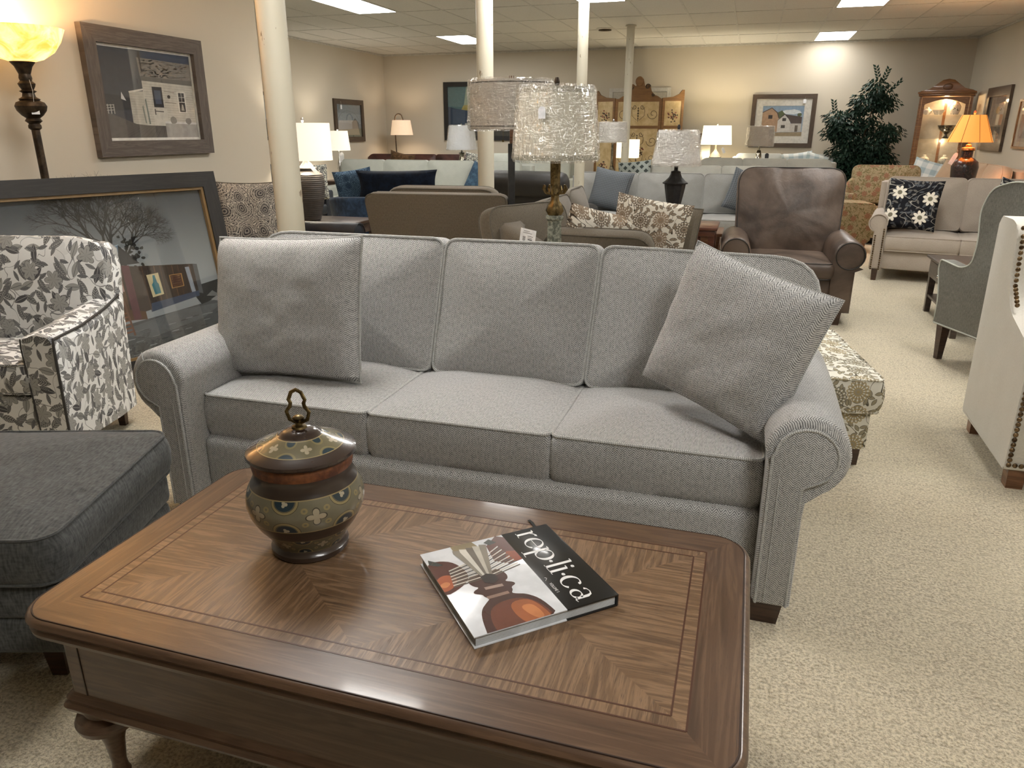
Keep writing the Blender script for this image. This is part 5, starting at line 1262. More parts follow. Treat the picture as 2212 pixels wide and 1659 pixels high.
b = B(); b.lathe([(.11, 0), (.11, .02), (.03, .03), (.03, .05)], seg=28); b.build('base', 'black', dl)
b = B(); b.box(-.024, .024, -.024, .024, .04, 1.335, .002); b.build('pole', 'black', dl)
b = B(); b.box(-.013, .013, -.013, .013, 1.335, 1.45); b.tube([(0, 0, 1.4), (0, 0, 1.80)], .005, 6); b.tube([(-.014, 0, 1.70), (-.014, 0, 1.80)], .003, 6); b.tube([(.014, 0, 1.70), (.014, 0, 1.80)], .003, 6); b.build('brass_stem', 'oak', dl)
sh = shade_mesh(.292, .292, 1.435, 1.765).build('lamp_shade', 'shadegrey', dl, 50)
for za in (1.452, 1.742): shade_mesh(.294, .294, za, za + .008, wall=.004).build('black_band', 'black', sh, 50)
wrap(sh, .294, .294, 1.435, 1.765, 12, .010)
b = B(); b.tube([(-.06, 0, 1.45), (-.06, 0, 1.36)], .0012, 5); b.lathe([(0, 0), (.008, .004), (.006, .014), (.002, .02)], (-.06, 0, 1.345), 8); b.build('pull_chain', 'brass', dl)
dl.rotation_euler = (0, 0, D(20))
ul = thing('table_lamp', 'black urn lamp with wrapped tapered shade standing behind the corner sofa', 'table lamp', (-.665, 7.32, .56), 0, 'table lamps')
b = B(); b.lathe([(.0, 0), (.085, 0), (.085, .02), (.05, .03), (.035, .05), (.04, .1), (.08, .3), (.095, .38), (.098, .41), (.115, .415), (.118, .425), (.095, .44), (.06, .475), (.045, .51), (.045, .525), (.035, .53), (.018, .535), (.018, .6)], seg=8); b.build('body', 'black', ul, 30)
sh = lamp_shade(ul, .222, .175, .585, .885, 'shadegrey', None, 'black', .055, None, 21, .008)
t = thing('console_table', 'narrow brown end table holding the black urn lamp', 'table', (-.5, 7.32, 0), 0); simple_table(t, .62, .5, .56, 'oak', .05)
t = thing('end_table', 'small red-brown wooden side table beside the leather recliner', 'table', (-.32, 6.55, 0), 0)
simple_table(t, .22, .5, .70, 'cherry', .05, .025, apr=.05)

# ============================================================ MIDDLE DISTANCE
rc = thing('recliner', 'dark brown leather recliner with price card behind the corner sofa', 'recliner', (-2.35, 8.1, 0), 172)
b = B(); b.box(-.42, .42, -.8, .0, .08, .46, .05); b.build('base', 'darkleather', rc)
b = B(); b.T = Matrix.Translation((0, -.04, .4)) @ Matrix.Rotation(D(-14), 4, 'X'); b.box(-.45, .45, -.16, .06, 0, .42, .07, 4); b.box(-.5, .48, -.2, .1, .36, .62, .1, 4); b.build('back', 'darkleather', rc, 60)
for sd in (-1, 1): b = B(); b.box(sd * .48 - .11, sd * .48 + .11, -.85, .0, .08, .64, .09, 4); b.build('arm', 'darkleather', rc, 60)
sheet_tag(rc, (-.66, -.0, .72), .12, .16, 180, -32, None, 4)
sofa('sofa', 'long pale grey-green sofa with boxed cushions behind the blue velvet chair', 'sofa', (-4.75, 10.35, 0), 0, 3.3, .95, .5, .62, 1.0, .17, .08, 3, 4, 'pale', 'pale', 'track', .02, lean=8, topr=.05)
pillow('throw_pillow', 'crumpled slate blue pillow on the pale sofa beside the peeling pole', 'pillow', 'bluecloth', (-3.93, 10.75, .52), .48, .46, .16, -14, -12, 22)
sofa('sofa', 'mid grey three-cushion sofa with blue checked pillows behind the black urn lamp', 'sofa', (-.95, 9.15, 0), 0, 2.75, .98, .48, .6, .93, .2, .1, 3, 3, 'gray', 'gray', 'roll', .09, lean=12, topr=.04)
CG = 'blue checked pillows on the mid grey sofa'
pillow('throw_pillow', 'blue-grey checked pillow at the end of the mid grey sofa nearest the dark recliner', 'pillow', 'check', (-1.72, 9.55, .5), .52, .5, .16, -10, -14, 9, None, CG)
pillow('throw_pillow', 'blue-grey checked pillow on the mid grey sofa beside the brown leather armchair', 'pillow', 'check', (-.07, 9.5, .5), .5, .5, .16, 16, -14, 20, None, CG)
sofa('sofa', 'light grey sofa with rounded cushion tops just behind the mid grey sofa', 'sofa', (-.75, 10.75, 0), 0, 2.4, .95, .48, .6, .96, .2, .1, 2, 3, 'graypale', None, 'roll', .09, lean=12, topr=.12)
pillow('throw_pillow', 'dark diamond-pattern pillow on the light grey sofa before the painted screen', 'pillow', 'diamond', (-1.6, 11.2, .62), .5, .42, .16, -8, -14, -6)
sofa('sofa', 'paler grey sofa in the third row below the brown lamp shade', 'sofa', (.2, 12.2, 0), 0, 2.3, .95, .48, .6, 1.02, .2, .1, 2, 3, 'graypale', None, 'roll', .09, lean=12, topr=.14)
sofa('sofa', 'white sofa with blue plaid pillows against the back wall under the barn picture', 'sofa', (.5, 13.7, 0), 0, 1.8, .95, .48, .62, 1.05, .2, .1, 2, 2, 'white', None, 'roll', .1, lean=8, topr=.06)
PG = 'blue and white plaid pillows on the white sofa'
pillow('throw_pillow', 'pale plaid pillow at the fern end of the white sofa, the one nearer the tree', 'pillow', 'plaid', (1.05, 14.0, .66), .5, .42, .14, 16, -10, 14, None, PG)
pillow('throw_pillow', 'pale plaid pillow on the white sofa, half behind the other plaid pillow', 'pillow', 'plaid', (.78, 14.1, .68), .5, .42, .14, -4, -10, -8, None, PG)
lsf = sofa('sofa', 'dark oxblood leather sofa in the far corner below the arc lamp', 'sofa', (-6.15, 13.2, 0), 4, 2.45, .95, .5, .7, 1.0, .22, .08, 3, 3, 'redleather', None, 'roll', .12, lean=12, topr=.13)
pillow('throw_pillow', 'brown suede pillow with one pointed corner on the oxblood leather sofa', 'pillow', 'brownpillow', (-6.45, 13.45, .62), .5, .44, .14, 10, -8, 12, None, None, .1)
sofa('sofa', 'pale grey loveseat beside the oxblood sofa behind the silver lamp', 'sofa', (-3.92, 13.1, 0), 0, 1.9, .95, .48, .62, 1.03, .18, .1, 2, 2, 'pale', None, 'track', .02, lean=10, topr=.08)
pillow('throw_pillow', 'black patterned pillow at the end of the pale loveseat next to the oxblood sofa', 'pillow', 'blkfloral', (-4.85, 13.3, .66), .42, .4, .13, 30, -10, 10)
ml = thing('table_lamp', 'silver mercury-glass gourd lamp with wrapped white shade before the tree picture', 'table lamp', (-4.42, 11.55, .72), 0, 'table lamps')
b = B(); b.lathe([(.0, 0), (.11, 0), (.125, .05), (.12, .11), (.09, .19), (.05, .27), (.035, .33), (.035, .37), (.05, .39), (.03, .4), (.012, .41), (.012, .5)], seg=48, flute=.06, fn=12); b.build('body', 'mercury', ml, 60)
lamp_shade(ml, .245, .19, .44, .80, 'shadewhite', None, 'chrome', .03, None, 31, .007)
swing_tag(ml, (.09, -.12, .3), .05, .12, 10, .08, mat='ink')
t = thing('console_table', 'narrow dark console table behind the pale grey-green sofa', 'table', (-4.4, 11.6, 0), 0); simple_table(t, 1.2, .4, .72, 'walnut')
gl = thing('table_lamp', 'glass bottle lamp with small wrapped grey shade in front of the painted screen', 'table lamp', (-1.81, 10.42, .62), 0, 'table lamps')
b = B(); b.lathe([(.0, 0), (.09, 0), (.11, .06), (.11, .14), (.085, .22), (.045, .3), (.02, .38), (.014, .5), (.014, .66)], seg=10); b.build('body', 'mercury', gl, 30)
lamp_shade(gl, .19, .185, .68, .93, 'shadegrey', None, 'chrome', .04, None, 41, .006)
t = thing('end_table', 'small oak end table carrying the glass bottle lamp', 'table', (-1.81, 10.45, 0), 0); simple_table(t, .5, .45, .62, 'oak')
sl = thing('table_lamp', 'small glowing square lamp behind the farthest slim pole', 'table lamp', (-1.92, 12.5, .62), 0, 'table lamps')
b = B(); b.lathe([(.06, 0), (.06, .015), (.012, .03), (.012, .42)], seg=16); b.build('body', 'brass', sl)
lamp_shade(sl, .17, .17, .41, .69, 'litcream', sq=.8); bulb(sl, (0, 0, .55), 14, (1, .85, .6), .05)
t = thing('end_table', 'small oak end table under the small glowing lamp by the screen', 'table', (-1.92, 12.5, 0), 0); simple_table(t, .45, .45, .62, 'oak')
rl = thing('table_lamp', 'bright cream-shaded lamp with dark ribbed base near the back wall beside the barn picture', 'table lamp', (-.63, 14.3, .72), 0, 'table lamps')
b = B(); b.lathe([(.0, 0), (.13, 0)] + [(.13 + .006 * (k % 2) - .0012 * k, .004 + k * .012) for k in range(24)] + [(.09, .30), (.07, .34), (.03, .38), (.015, .42), (.015, .5)], seg=28); b.build('body', 'ribbed', rl, 50)
lamp_shade(rl, .265, .235, .49, .81, 'litcream', sq=.62); bulb(rl, (0, 0, .65), 60, (1, .88, .66), .05)
swing_tag(rl, (.12, -.16, .44), .05, .1, 17, .02, rx=-25)
t = thing('end_table', 'dark end table against the back wall under the bright cream lamp', 'table', (-.63, 14.35, 0), 0); simple_table(t, .6, .55, .72, 'walnut')
kl = thing('table_lamp', 'clear glass gourd lamp with wrapped brown shade overlapping the barn picture', 'table lamp', (.10, 13.3, .72), 0, 'table lamps')
b = B(); b.lathe([(.0, 0), (.1, 0), (.15, .05), (.165, .11), (.14, .18), (.08, .24), (.05, .29), (.045, .36), (.03, .42), (.014, .43), (.014, .5)], seg=24); b.build('body', 'mercury', kl, 50)
lamp_shade(kl, .215, .2, .49, .79, 'shadebrown', None, 'chrome', .02, None, 51, .008)
swing_tag(kl, (.13, -.12, .38), .06, .1, 5, .03, mat='ink')
t = thing('console_table', 'dark console table behind the third-row sofa under the glass gourd lamp', 'table', (.1, 13.42, 0), 0); simple_table(t, 1.2, .36, .72, 'walnut')
al = thing('floor_lamp', 'bronze arc floor lamp with glowing oatmeal shade in the far corner', 'floor lamp', (-6.88, 14.35, 0), 14)
b = B(); b.lathe([(.15, 0), (.15, .02), (.02, .03)], seg=24); b.build('base', 'bronze', al)
b = B(); b.tube([(0, 0, .02), (-.02, 0, .8), (-.03, 0, 1.3), (-.03, 0, 1.62)] + [(.05 + .08 * math.cos(D(180 - a)), 0, 1.66 + .1 * math.sin(D(180 - a))) for a in range(0, 150, 15)] + [(.145, 0, 1.62)], .012, 8); b.build('pole', 'bronze', al)
sh = shade_mesh(.225, .18, 1.36, 1.64).build('lamp_shade', 'litlinen', al, 50); sh.location = (.1, 0, 0)
bulb(al, (.1, 0, 1.5), 12, (1, .8, .58), .05)
b = B(); b.tube([(.1, 0, 1.45), (.145, 0, 1.62)], .008, 6); b.build('harp', 'bronze', al)

# pictures on the far walls
AP = [([(0, 0), (1, 0), (1, 1), (0, 1)], '#75828a'), ([(0, .45), (1, .4), (1, .7), (0, .75)], '#86929a'), ([(0, 0), (1, 0), (1, .27), (0, .22)], '#6d705f'), ([(.62, .24), (.62, .42), (.75, .56), (.9, .42), (.9, .26)], '#4e5455'), ([(.62, .42), (.75, .56), (.9, .42), (.9, .44), (.75, .585), (.61, .44)], '#33393b')]
for k in range(24):
    a0, a1 = D(15 + k * 6.5), D(15 + (k + 1) * 6.5); f = lambda a, r: (.48 + .42 * r * math.cos(a), .44 + .36 * r * math.sin(a)); AP.append(([f(a0, 1), f(a1, 1), f(a1, 1.03), f(a0, 1.03)], '#5b686f', 1))
ap_ = frame('framed_picture', 'bronze-framed picture of an arch and small house on the far side wall', (XL + .002, 13.36, 1.24), 90, 1.12, .76, .09, 'brownframe', AP, depth=.035)
swing_tag(ap_, (-.34, -.05, .66), .05, .08, 0, .06)
frame('framed_picture', 'black-framed picture showing only its edge beside the thick pole', (XL + .002, 10.72, 1.3), 90, 1.1, .72, .05, 'black_wood', [([(0, 0), (1, 0), (1, 1), (0, 1)], '#8fa0ab'), ([(0, 0), (1, 0), (1, .45), (0, .4)], '#3f4a44')], depth=.035)
TP = [([(0, 0), (1, 0), (1, 1), (0, 1)], '#4d6b6d'), ([(.25, .55), (.6, .5), (.75, 1), (.3, 1)], '#8f9a86'), ([(.2, .5), (.6, .5), (.5, .66), (.25, .62)], '#9a8c4c'), ([(0, .6), (.12, .56), (.3, .52), (.5, .53), (.6, .5), (1, .45), (1, 0), (0, 0)], '#2e3e53'), ([(0, 0), (1, 0), (1, .2), (.4, .22), (0, .15)], '#282a25'), ([(.27, .2), (.5, .2), (.5, .26), (.27, .26)], '#b4b2a6')]
for k in range(22):
    random.seed(k + 40); TP.append((blob(random.uniform(.5, .95), random.uniform(.5, .86), .12, .09, 12, .3, k), random.choice(['#2b3220', '#353b22', '#232a1d'])))
TP += [([(.68, 0), (.76, 0), (.74, .5), (.7, .5)], '#1e1c15')]
frame('framed_picture', 'large dark-framed landscape with a tree behind the silver lamp', (-5.33, YB - .002, 1.255), 0, 1.5, 1.11, .085, 'black_wood', TP, depth=.035)
BP = [([(0, 0), (1, 0), (1, 1), (0, 1)], '#9fb2c4'), ([(0, .7), (.5, .8), (1, .72), (1, 1), (0, 1)], '#8fa6bd'), (blob(.72, .8, .22, .08, 14, .2, 3), '#dde3e6'), (blob(.45, .72, .1, .12, 14, .3, 4), '#5f6b4c'), (blob(.9, .7, .05, .06, 12, .3, 5), '#5f6b4c'),
      ([(0, 0), (1, 0), (1, .14), (0, .12)], '#a08f74'), ([(0, .14), (0, .8), (.22, .93), (.36, .78), (.42, .56), (.42, .14)], '#b6967a'), ([(0, .8), (.22, .95), (.38, .78), (.44, .54), (.42, .54), (.35, .77), (.22, .92), (0, .77)], '#584c46'),
      ([(.39, .14), (.39, .56), (.55, .72), (.70, .52), (.70, .14)], '#d3cfc9'), ([(.38, .53), (.55, .75), (.72, .52), (.70, .5), (.55, .71), (.39, .52)], '#4b4341'), ([(.58, .72), (.97, .64), (.97, .42), (.72, .42)], '#5b504e'), ([(.70, .14), (.70, .42), (.97, .42), (.97, .15)], '#c9c4bd'),
      ([(.15, .58), (.25, .58), (.25, .70), (.15, .70)], '#3d3a3a'), ([(.5, .5), (.59, .5), (.59, .6), (.5, .6)], '#504c4a'), ([(.48, .27), (.58, .27), (.58, .37), (.48, .37)], '#504c4a'), ([(.82, .15), (.89, .15), (.89, .36), (.82, .36)], '#6b6056')]
bpic = frame('framed_picture', 'bronze-framed watercolour of two barns on the back wall beside the tree', (.46, YB - .002, 1.155), 0, 1.09, .905, .075, 'brownframe', BP, .12, '#ddd9d0', depth=.035)
swing_tag(bpic, (.34, -.04, .82), .05, .07, 0, .05)
frame('framed_picture', 'brown-framed picture on the side wall behind the amber lamp', (XR - .002, 13.05, 1.165), -90, 1.12, .885, .13, 'brownframe', [([(0, 0), (1, 0), (1, 1), (0, 1)], '#8d8378'), ([(.2, .3), (.7, .3), (.75, .8), (.3, .9)], '#a19788'), (blob(.52, .72, .12, .1, 14, .1, 2), '#c9a566'), ([(.1, .1), (.9, .1), (.85, .3), (.15, .32)], '#5d564d')], .04, '#8a8378', depth=.04)
frame('framed_picture', 'thin-framed picture on the side wall cut by the photo edge', (XR - .002, 11.55, 1.22), -90, .95, .62, .03, 'honey', [([(0, 0), (1, 0), (1, 1), (0, 1)], '#b39f8c'), ([(.1, .1), (.8, .1), (.5, .6)], '#8f7f74')], .06, '#c9b9a4', depth=.03)
hb = thing('headboard', 'brown-railed grey headboard panel standing by the back wall near the cream lamp', 'headboard', (-1.02, 14.6, 0), 0)
b = B(); b.box(-.28, .28, 0, .06, .3, 1.2, .01); b.build('panel', 'graypale', hb)
b = B(); b.box(-.3, .3, -.01, .07, 1.2, 1.4, .01); b.build('rail', 'walnut', hb)
legs(hb, [(-.25, .03), (.25, .03)], .31, .06)

# painted folding screen
MT['scr'] = speckle('parchment_gold_panel', '#b39a6c', '#cdb78c', 9, .3, .7, .45); MT['scrf'] = wood('screen_oak', '#8c6536', '#7a552b', '#573a1c', 1, .5); MT['scrd'] = flat('#3d2f22'); MT['scrr'] = flat('#8c4c3c')
sn = thing('folding_screen', 'gold painted three-panel folding screen with carved crest and scroll flowers', 'folding screen', (-2.07, 14.35, 0), 0)
def spiral(b, cx, cz, r, turns, a0, dirn, w, y):
    P = []
    for i in range(26): t_ = i / 25; a = a0 + dirn * turns * 2 * PI * t_; rr = r * (1 - .82 * t_); P.append((cx + rr * math.cos(a), y, cz + rr * math.sin(a)))
    b.tube(P, w, 5)
def panel(x0, x1, yA, yB, top, nm, wing=0):
    dx = x1 - x0; T = Matrix.Translation((x0, yA, 0)) @ Matrix.Rotation(math.atan2(yB - yA, dx), 4, 'Z'); L = math.hypot(dx, yB - yA)
    b = B(); b.T = T; f = .05
    b.box(0, f, -.015, .015, .02, top); b.box(L - f, L, -.015, .015, .02, top + (.0 if not wing else 0)); b.box(f, L - f, -.015, .015, top - f, top); b.box(f, L - f, -.015, .015, .02, .1); b.box(f, L - f, -.015, .015, 1.48, 1.53)
    if wing:
        P = [(0, top), (L, top), (L, top + .14), (L - .04, top + .14), (L - .1, top + .07), (L * .5, top + .02)] if wing > 0 else [(L, top), (0, top), (0, top + .14), (.04, top + .14), (.1, top + .07), (L * .5, top + .02)]
        b.prism(P[::1], -.015, .015, 'y')
    p = b.build('panel_frame', 'scrf', sn)
    b = B(); b.T = T; b.box(f, L - f, -.008, .008, .1, 1.48); b.box(f, L - f, -.008, .008, 1.53, top - f); b.build('painted_panel', 'scr', p)
    b = B(); b.T = T; y = -.011; mx = L / 2
    if not wing:
        for zc, k in ((1.75, 1), (1.28, 1), (.98, .9)):
            for s in (-1, 1):
                spiral(b, mx + s * .27, zc - .02, .10 * k, 1.3, PI * (0 if s < 0 else 1), s, .0035, y); spiral(b, mx + s * .07, zc + .1, .045, 1.2, PI * (1 if s < 0 else 0), -s, .0035, y)
                b.tube([(mx + s * .02, y, zc - .13), (mx + s * .11, y, zc - .05), (mx + s * .12, y, zc + .03), (mx + s * .09, y, zc + .1)], .003, 5)
            b.tube([(mx, y, zc - .15), (mx, y, zc + .08)], .004, 5)
            for q in range(5): b.ball((mx, y, zc - .1 + q * .045), (.018 - .003 * abs(q - 2), .003, .012), 8, 4)
    random.seed(int(x0 * 10) + 90)
    q = b; r_ = B(); r_.T = T
    for cz in ((1.7, .8) if wing else (1.08, .6)):
        for i in range(26):
            a = random.uniform(0, 2 * PI); r = random.uniform(.02, .11); x, z = mx + r * math.cos(a) * (.9 if wing else 1.3), cz + r * math.sin(a)
            (r_ if i % 3 == 0 else q).ball((x, y, z), (.018, .002, .012), 7, 4)
    q.build('painted_scrolls', 'scrd', p); r_.build('painted_roses', 'scrr', p)
panel(-.40, .44, 0, 0, 1.99, 'mid'); panel(.44, .80, 0, .22, 2.0, 'r', 1); panel(-.80, -.40, .22, 0, 2.0, 'l', -1)
b = B(); P = [(-.36, 1.99), (.40, 1.99), (.34, 2.03), (.28, 2.05), (.22, 2.12), (.2, 2.2), (.15, 2.24), (.1, 2.2), (.07, 2.32), (.0, 2.37), (-.03, 2.32), (-.06, 2.2), (-.12, 2.24), (-.16, 2.2), (-.18, 2.12), (-.24, 2.05), (-.3, 2.03)]
b.prism([(x + .02, z) for x, z in P], -.012, .012, 'y'); b.ball((.02, -.012, 2.28), (.075, .02, .085), 14, 8); cr = b.build('crest', 'scrf', sn, 30)
for s in (-1, 1):
    for q in (lambda b: spiral(b, .02 + s * .15, 2.19, .05, 1.2, 0, s, .009, -.02), lambda b: spiral(b, .02 + s * .25, 2.06, .03, 1.1, 0, -s, .006, -.02)): b = B(); q(b); b.build('crest_scroll', 'scrd', cr)

# ficus
fc = thing('ficus_tree', 'tall dark green artificial ficus tree near the curio cabinet', 'plant', (1.68, 14.2, 0), 0)
b = B(); b.lathe([(.14, 0), (.17, .02), (.2, .3), (.21, .32), (.19, .32), (.17, .28), (0, .27)], seg=24); b.build('pot', 'black', fc)
random.seed(2)
b = B(); trk = [[(0, 0, .25), (.03, 0, .7), (.0, .02, 1.1), (.1, 0, 1.5), (.16, 0, 1.9), (.2, 0, 2.2)], [(-.03, 0, .25), (-.1, .02, .7), (-.2, 0, 1.1), (-.3, 0, 1.5), (-.38, 0, 1.75)], [(.03, .02, .25), (.12, 0, .8), (.25, 0, 1.1), (.4, 0, 1.35)]]
for P in trk: b.tube(P, [.022 - .003 * i for i in range(len(P))], 7)
b.build('trunk', flat('#6b5a45'), fc)
g = G('ficus_leaf'); MT['leaf'] = g.fin(g.mix(g.noise(g.obj(), 9, 2), H('#16291f'), H('#2c4637')), .5, 0, .3)
b = B(); CL = [(.17, 0, 2.08, .22, .2), (.05, 0, 1.9, .27, .17), (.3, 0, 1.88, .25, .17), (-.35, 0, 1.65, .24, .14), (-.2, 0, 1.5, .28, .17), (-.36, 0, 1.42, .24, .14), (.4, 0, 1.42, .27, .18), (.2, 0, 1.2, .33, .2), (-.2, 0, 1.05, .32, .2), (.35, 0, 1.05, .26, .18), (-.3, 0, .85, .24, .14), (0, 0, .85, .32, .2), (-.52, 0, .80, .13, .08), (.5, 0, .95, .15, .12), (.0, 0, .66, .26, .14), (.12, 0, 1.55, .2, .2), (-.12, 0, 1.28, .25, .16), (.1, 0, .98, .3, .2), (-.1, 0, 1.72, .16, .12)]
for cx, cy, cz, rr, rz_ in CL:
    for i in range(int(700 * rr * rr / .07 * .62)):
        v = Vector((random.gauss(0, 1), random.gauss(0, 1), random.gauss(0, 1))).normalized() * random.uniform(.35, 1.05)
        p = Vector((cx + v.x * rr, cy + v.y * rr * .85, cz + v.z * rz_)); d = Vector((v.x, v.y, -.55 + random.uniform(-.5, .4))).normalized(); s = d.cross(Vector((0, 0, 1)) + Vector((random.uniform(-.5, .5), random.uniform(-.5, .5), 0))).normalized(); u = s.cross(d)
        L = random.uniform(.055, .09); w_ = L * .26
        a0 = b.v(p); a1 = b.v(p + d * L * .45 + s * w_ + u * .006); a2 = b.v(p + d * L); a3 = b.v(p + d * L * .45 - s * w_ + u * .006); a4 = b.v(p + d * L * .5 - u * .004)
        b.f([a0, a1, a4]); b.f([a1, a2, a4]); b.f([a2, a3, a4]); b.f([a3, a0, a4])
for (x, z, a) in ((.24, 2.2, .3), (.17, 2.24, -.3), (-.42, 1.72, -.2), (.33, 2.02, 1.0)):
    for k in range(9):
        t_ = k / 8; p = Vector((x + math.sin(a) * t_ * .2, 0, z + t_ * .18)); s_ = 1 if k % 2 else -1
        d = Vector((s_ * .6 + math.sin(a), random.uniform(-.3, .3), .7)).normalized(); s = d.cross(Vector((0, 1, 0))).normalized(); L = .075
        a0 = b.v(p); a1 = b.v(p + d * L * .45 + s * .018); a2 = b.v(p + d * L); a3 = b.v(p + d * L * .45 - s * .018); b.f([a0, a1, a2, a3])
o = b.build('foliage', 'leaf', fc, 180); o['kind'] = 'stuff'

# curio cabinet and its china
cu = thing('curio_cabinet', 'lit oak curio cabinet with arched crest and glass doors in the corner', 'cabinet', (2.84, 13.98, 0), -14)
g = G('cabinet_oak'); HO = 'honey'
b = B(); W_, D_ = .74, .42; hw = W_ / 2
b.box(-hw, hw, 0, D_, 0, .12); b.box(-hw, hw, D_ - .02, D_, .12, 2.0); b.box(-hw, -hw + .035, 0, .035, .12, 2.0); b.box(hw - .035, hw, 0, .035, .12, 2.0); b.box(-hw, -hw + .035, D_ - .055, D_ - .02, .12, 2.0); b.box(hw - .035, hw, D_ - .055, D_ - .02, .12, 2.0); b.box(-hw, hw, 0, D_, 1.96, 2.0); b.box(-.02, .02, D_ - .04, D_ - .02, .12, 1.96)
cb = b.build('carcass', HO, cu)
b = B(); b.box(-hw - .035, hw + .035, -.04, D_ + .01, 2.0, 2.03, .005); b.box(-hw - .02, hw + .02, -.025, D_, 1.965, 2.0, .005)
P = [(-hw - .03, 2.0)] + [(x / 20 * (hw + .02), 2.0 + .045 + .135 * max(0, math.cos(x / 20 * PI * .95)) ** 1.0 * (1 if abs(x) < 12 else .6)) for x in range(-20, 21)] + [(hw + .03, 2.0)]
P = [(-hw - .02, 2.03), (-hw + .02, 2.05), (-.24, 2.07), (-.17, 2.13), (-.08, 2.2), (0, 2.215), (.08, 2.2), (.17, 2.13), (.24, 2.07), (hw - .02, 2.05), (hw + .02, 2.03)]
b.prism(P[::-1], -.03, .04, 'y', .006); b.build('crest', HO, cu, 30)
b = B(); b.ball((0, -.032, 2.10), (.07, .012, .05), 14, 8); b.build('carved_shell', 'oak', cu)
dr = B(); fw_ = .045
dr.box(-hw + .04, -hw + .04 + fw_, -.012, .01, .13, 1.95); dr.box(hw - .04 - fw_, hw - .04, -.012, .01, .13, 1.95); dr.box(-hw + .04 + fw_, hw - .04 - fw_, -.012, .01, .13, .2)
A_ = [(x / 12 * (hw - .04 - fw_), 1.84 + .075 * math.cos(x / 12 * PI / 2)) for x in range(-12, 13)]
dr.prism(A_ + [(hw - .04 - fw_, 1.95), (-hw + .04 + fw_, 1.95)], -.012, .01, 'y'); dro = dr.build('door', HO, cu, 30)
b = B(); b.box(-hw + .08, hw - .08, -.003, .0, .2, 1.92); b.build('glass', 'clear', dro)
b = B(); b.box(hw - .003, hw, .04, D_ - .06, .12, 1.95); b.box(-hw, -hw + .003, .04, D_ - .06, .12, 1.95); b.build('side_glass', 'clear', cu)
b = B(); b.box(-hw + .04, hw - .04, D_ - .026, D_ - .022, .14, 1.95); b.build('mirror_back', metal('mirror_back', '#b9b09c', '#cdc4b0', .25, 5, .35), cu)
shz = [.92, 1.32, 1.68]
for z in shz: b = B(); b.box(-hw + .03, hw - .03, .02, D_ - .03, z, z + .008); b.build('shelf', 'clear', cu)
bulb(cu, (0, .12, 1.9), 9, (1, .72, .42), .03); bulb(cu, (0, -.0 + .06, 1.28), 4, (1, .72, .42), .02)
cuT = Matrix.Translation(cu.location) @ Matrix.Rotation(D(-14), 4, 'Z')
JP = [(.0, 0), (.04, 0), (.07, .03), (.08, .06), (.075, .09), (.045, .115), (.025, .125), (.03, .14), (.022, .15), (.0, .152)]
JG = 'painted china in the curio cabinet'
def china(prof, x, y, z, s, lab, nm='ginger_jar', cat='jar', mat='china'):
    b = B(); b.lathe([(r * s, h * s) for r, h in prof], seg=20); o = b.build(nm, mat); o.matrix_world = cuT @ Matrix.Translation((x, y, z)); tag(o, lab, cat, JG); return o
china(JP, -.17, .17, .929, .95, 'round painted ginger jar on the lowest visible cabinet shelf, nearer the tree')
china(JP, .12, .15, .929, .95, 'round painted ginger jar on the lowest visible cabinet shelf, nearer the amber lamp')
china(JP, -.24, .18, 1.689, .8, 'smallest painted jar on the top cabinet shelf, closest to the door edge')
china([(.0, 0), (.05, 0), (.1, .07), (.105, .08), (.095, .08), (.045, .01)], -.08, .17, 1.689, .9, 'painted bowl on the top cabinet shelf between the jars', 'china_bowl', 'bowl')
china([(.0, 0), (.05, 0), (.075, .06), (.08, .12), (.05, .17), (.03, .19), (.035, .2), (0, .2)], .15, .15, 1.689, .98, 'tall white painted vase on the top cabinet shelf', 'china_vase', 'vase')
china([(.0, 0), (.06, 0), (.03, .03), (.02, .06), (.06, .1), (.12, .14), (.14, .2), (.13, .2), (.1, .14)], .08, .17, 1.329, 1.0, 'silver footed punch bowl on the middle cabinet shelf', 'punch_bowl', 'bowl', 'mercury')
china([(.0, 0), (.02, 0), (.01, .02), (.016, .06), (.024, .1), (.02, .11), (.0, .11)], .29, .2, .929, .9, 'small white figurine behind the side glass, the one nearer the lamp', 'figurine', 'figurine', 'white_tag')

# ============================================================ RIGHT SIDE
lr = thing('recliner_chair', 'brown leather club recliner with rolled arms facing the camera', 'armchair', (.37, 6.12, 0), 2)
BL_ = 'brownleather'
b = B(); b.box(-.33, .33, .02, .8, .1, .38, .03); b.build('base', BL_, lr)
for sd in (-1, 1):
    b = B(); P = arm_profile('roll', .66 - .1, .17, .115); P = [(sd * (.30 + x), z + .1) for x, z in P]
    b.prism(P, 0, .78, 'y', .02, 3); am = b.build('arm', BL_, lr, 50)
    b = B(); cx, cz, r = .30 + .085 + .0345, .66 - .115, .102
    b.tube([(sd * cx + r * math.cos(2 * PI * i / 28), -.003, cz + r * math.sin(2 * PI * i / 28)) for i in range(28)], .004, 6, True); b.build('piping', 'darkleather', am)
P = roundpoly([(-.30, 0), (.30, 0), (.41, .16), (.43, .735), (-.43, .735), (-.41, .16)], [.06, .06, .14, .14, .14, .14], 7)
cushion_part(lr, 'back_cushion', P, .16, .06, Matrix.Translation((0, .70, .42)) @ Matrix.Rotation(D(76), 4, 'X'), BL_, 'darkleather', .012, 3, .004, step=.035, pw=2.2)
b = B(); b.T = Matrix.Translation((0, .88, .4)) @ Matrix.Rotation(D(-12), 4, 'X'); b.box(-.38, .38, -.06, .06, 0, .6, .05, 3); b.build('outer_back', BL_, lr)
cushion_part(lr, 'seat_cushion', rrect(.62, .66, .05, 4, 0, .31), .12, .035, Matrix.Translation((0, 0, .42)), BL_, 'darkleather', .004, 5, .004, step=.05)
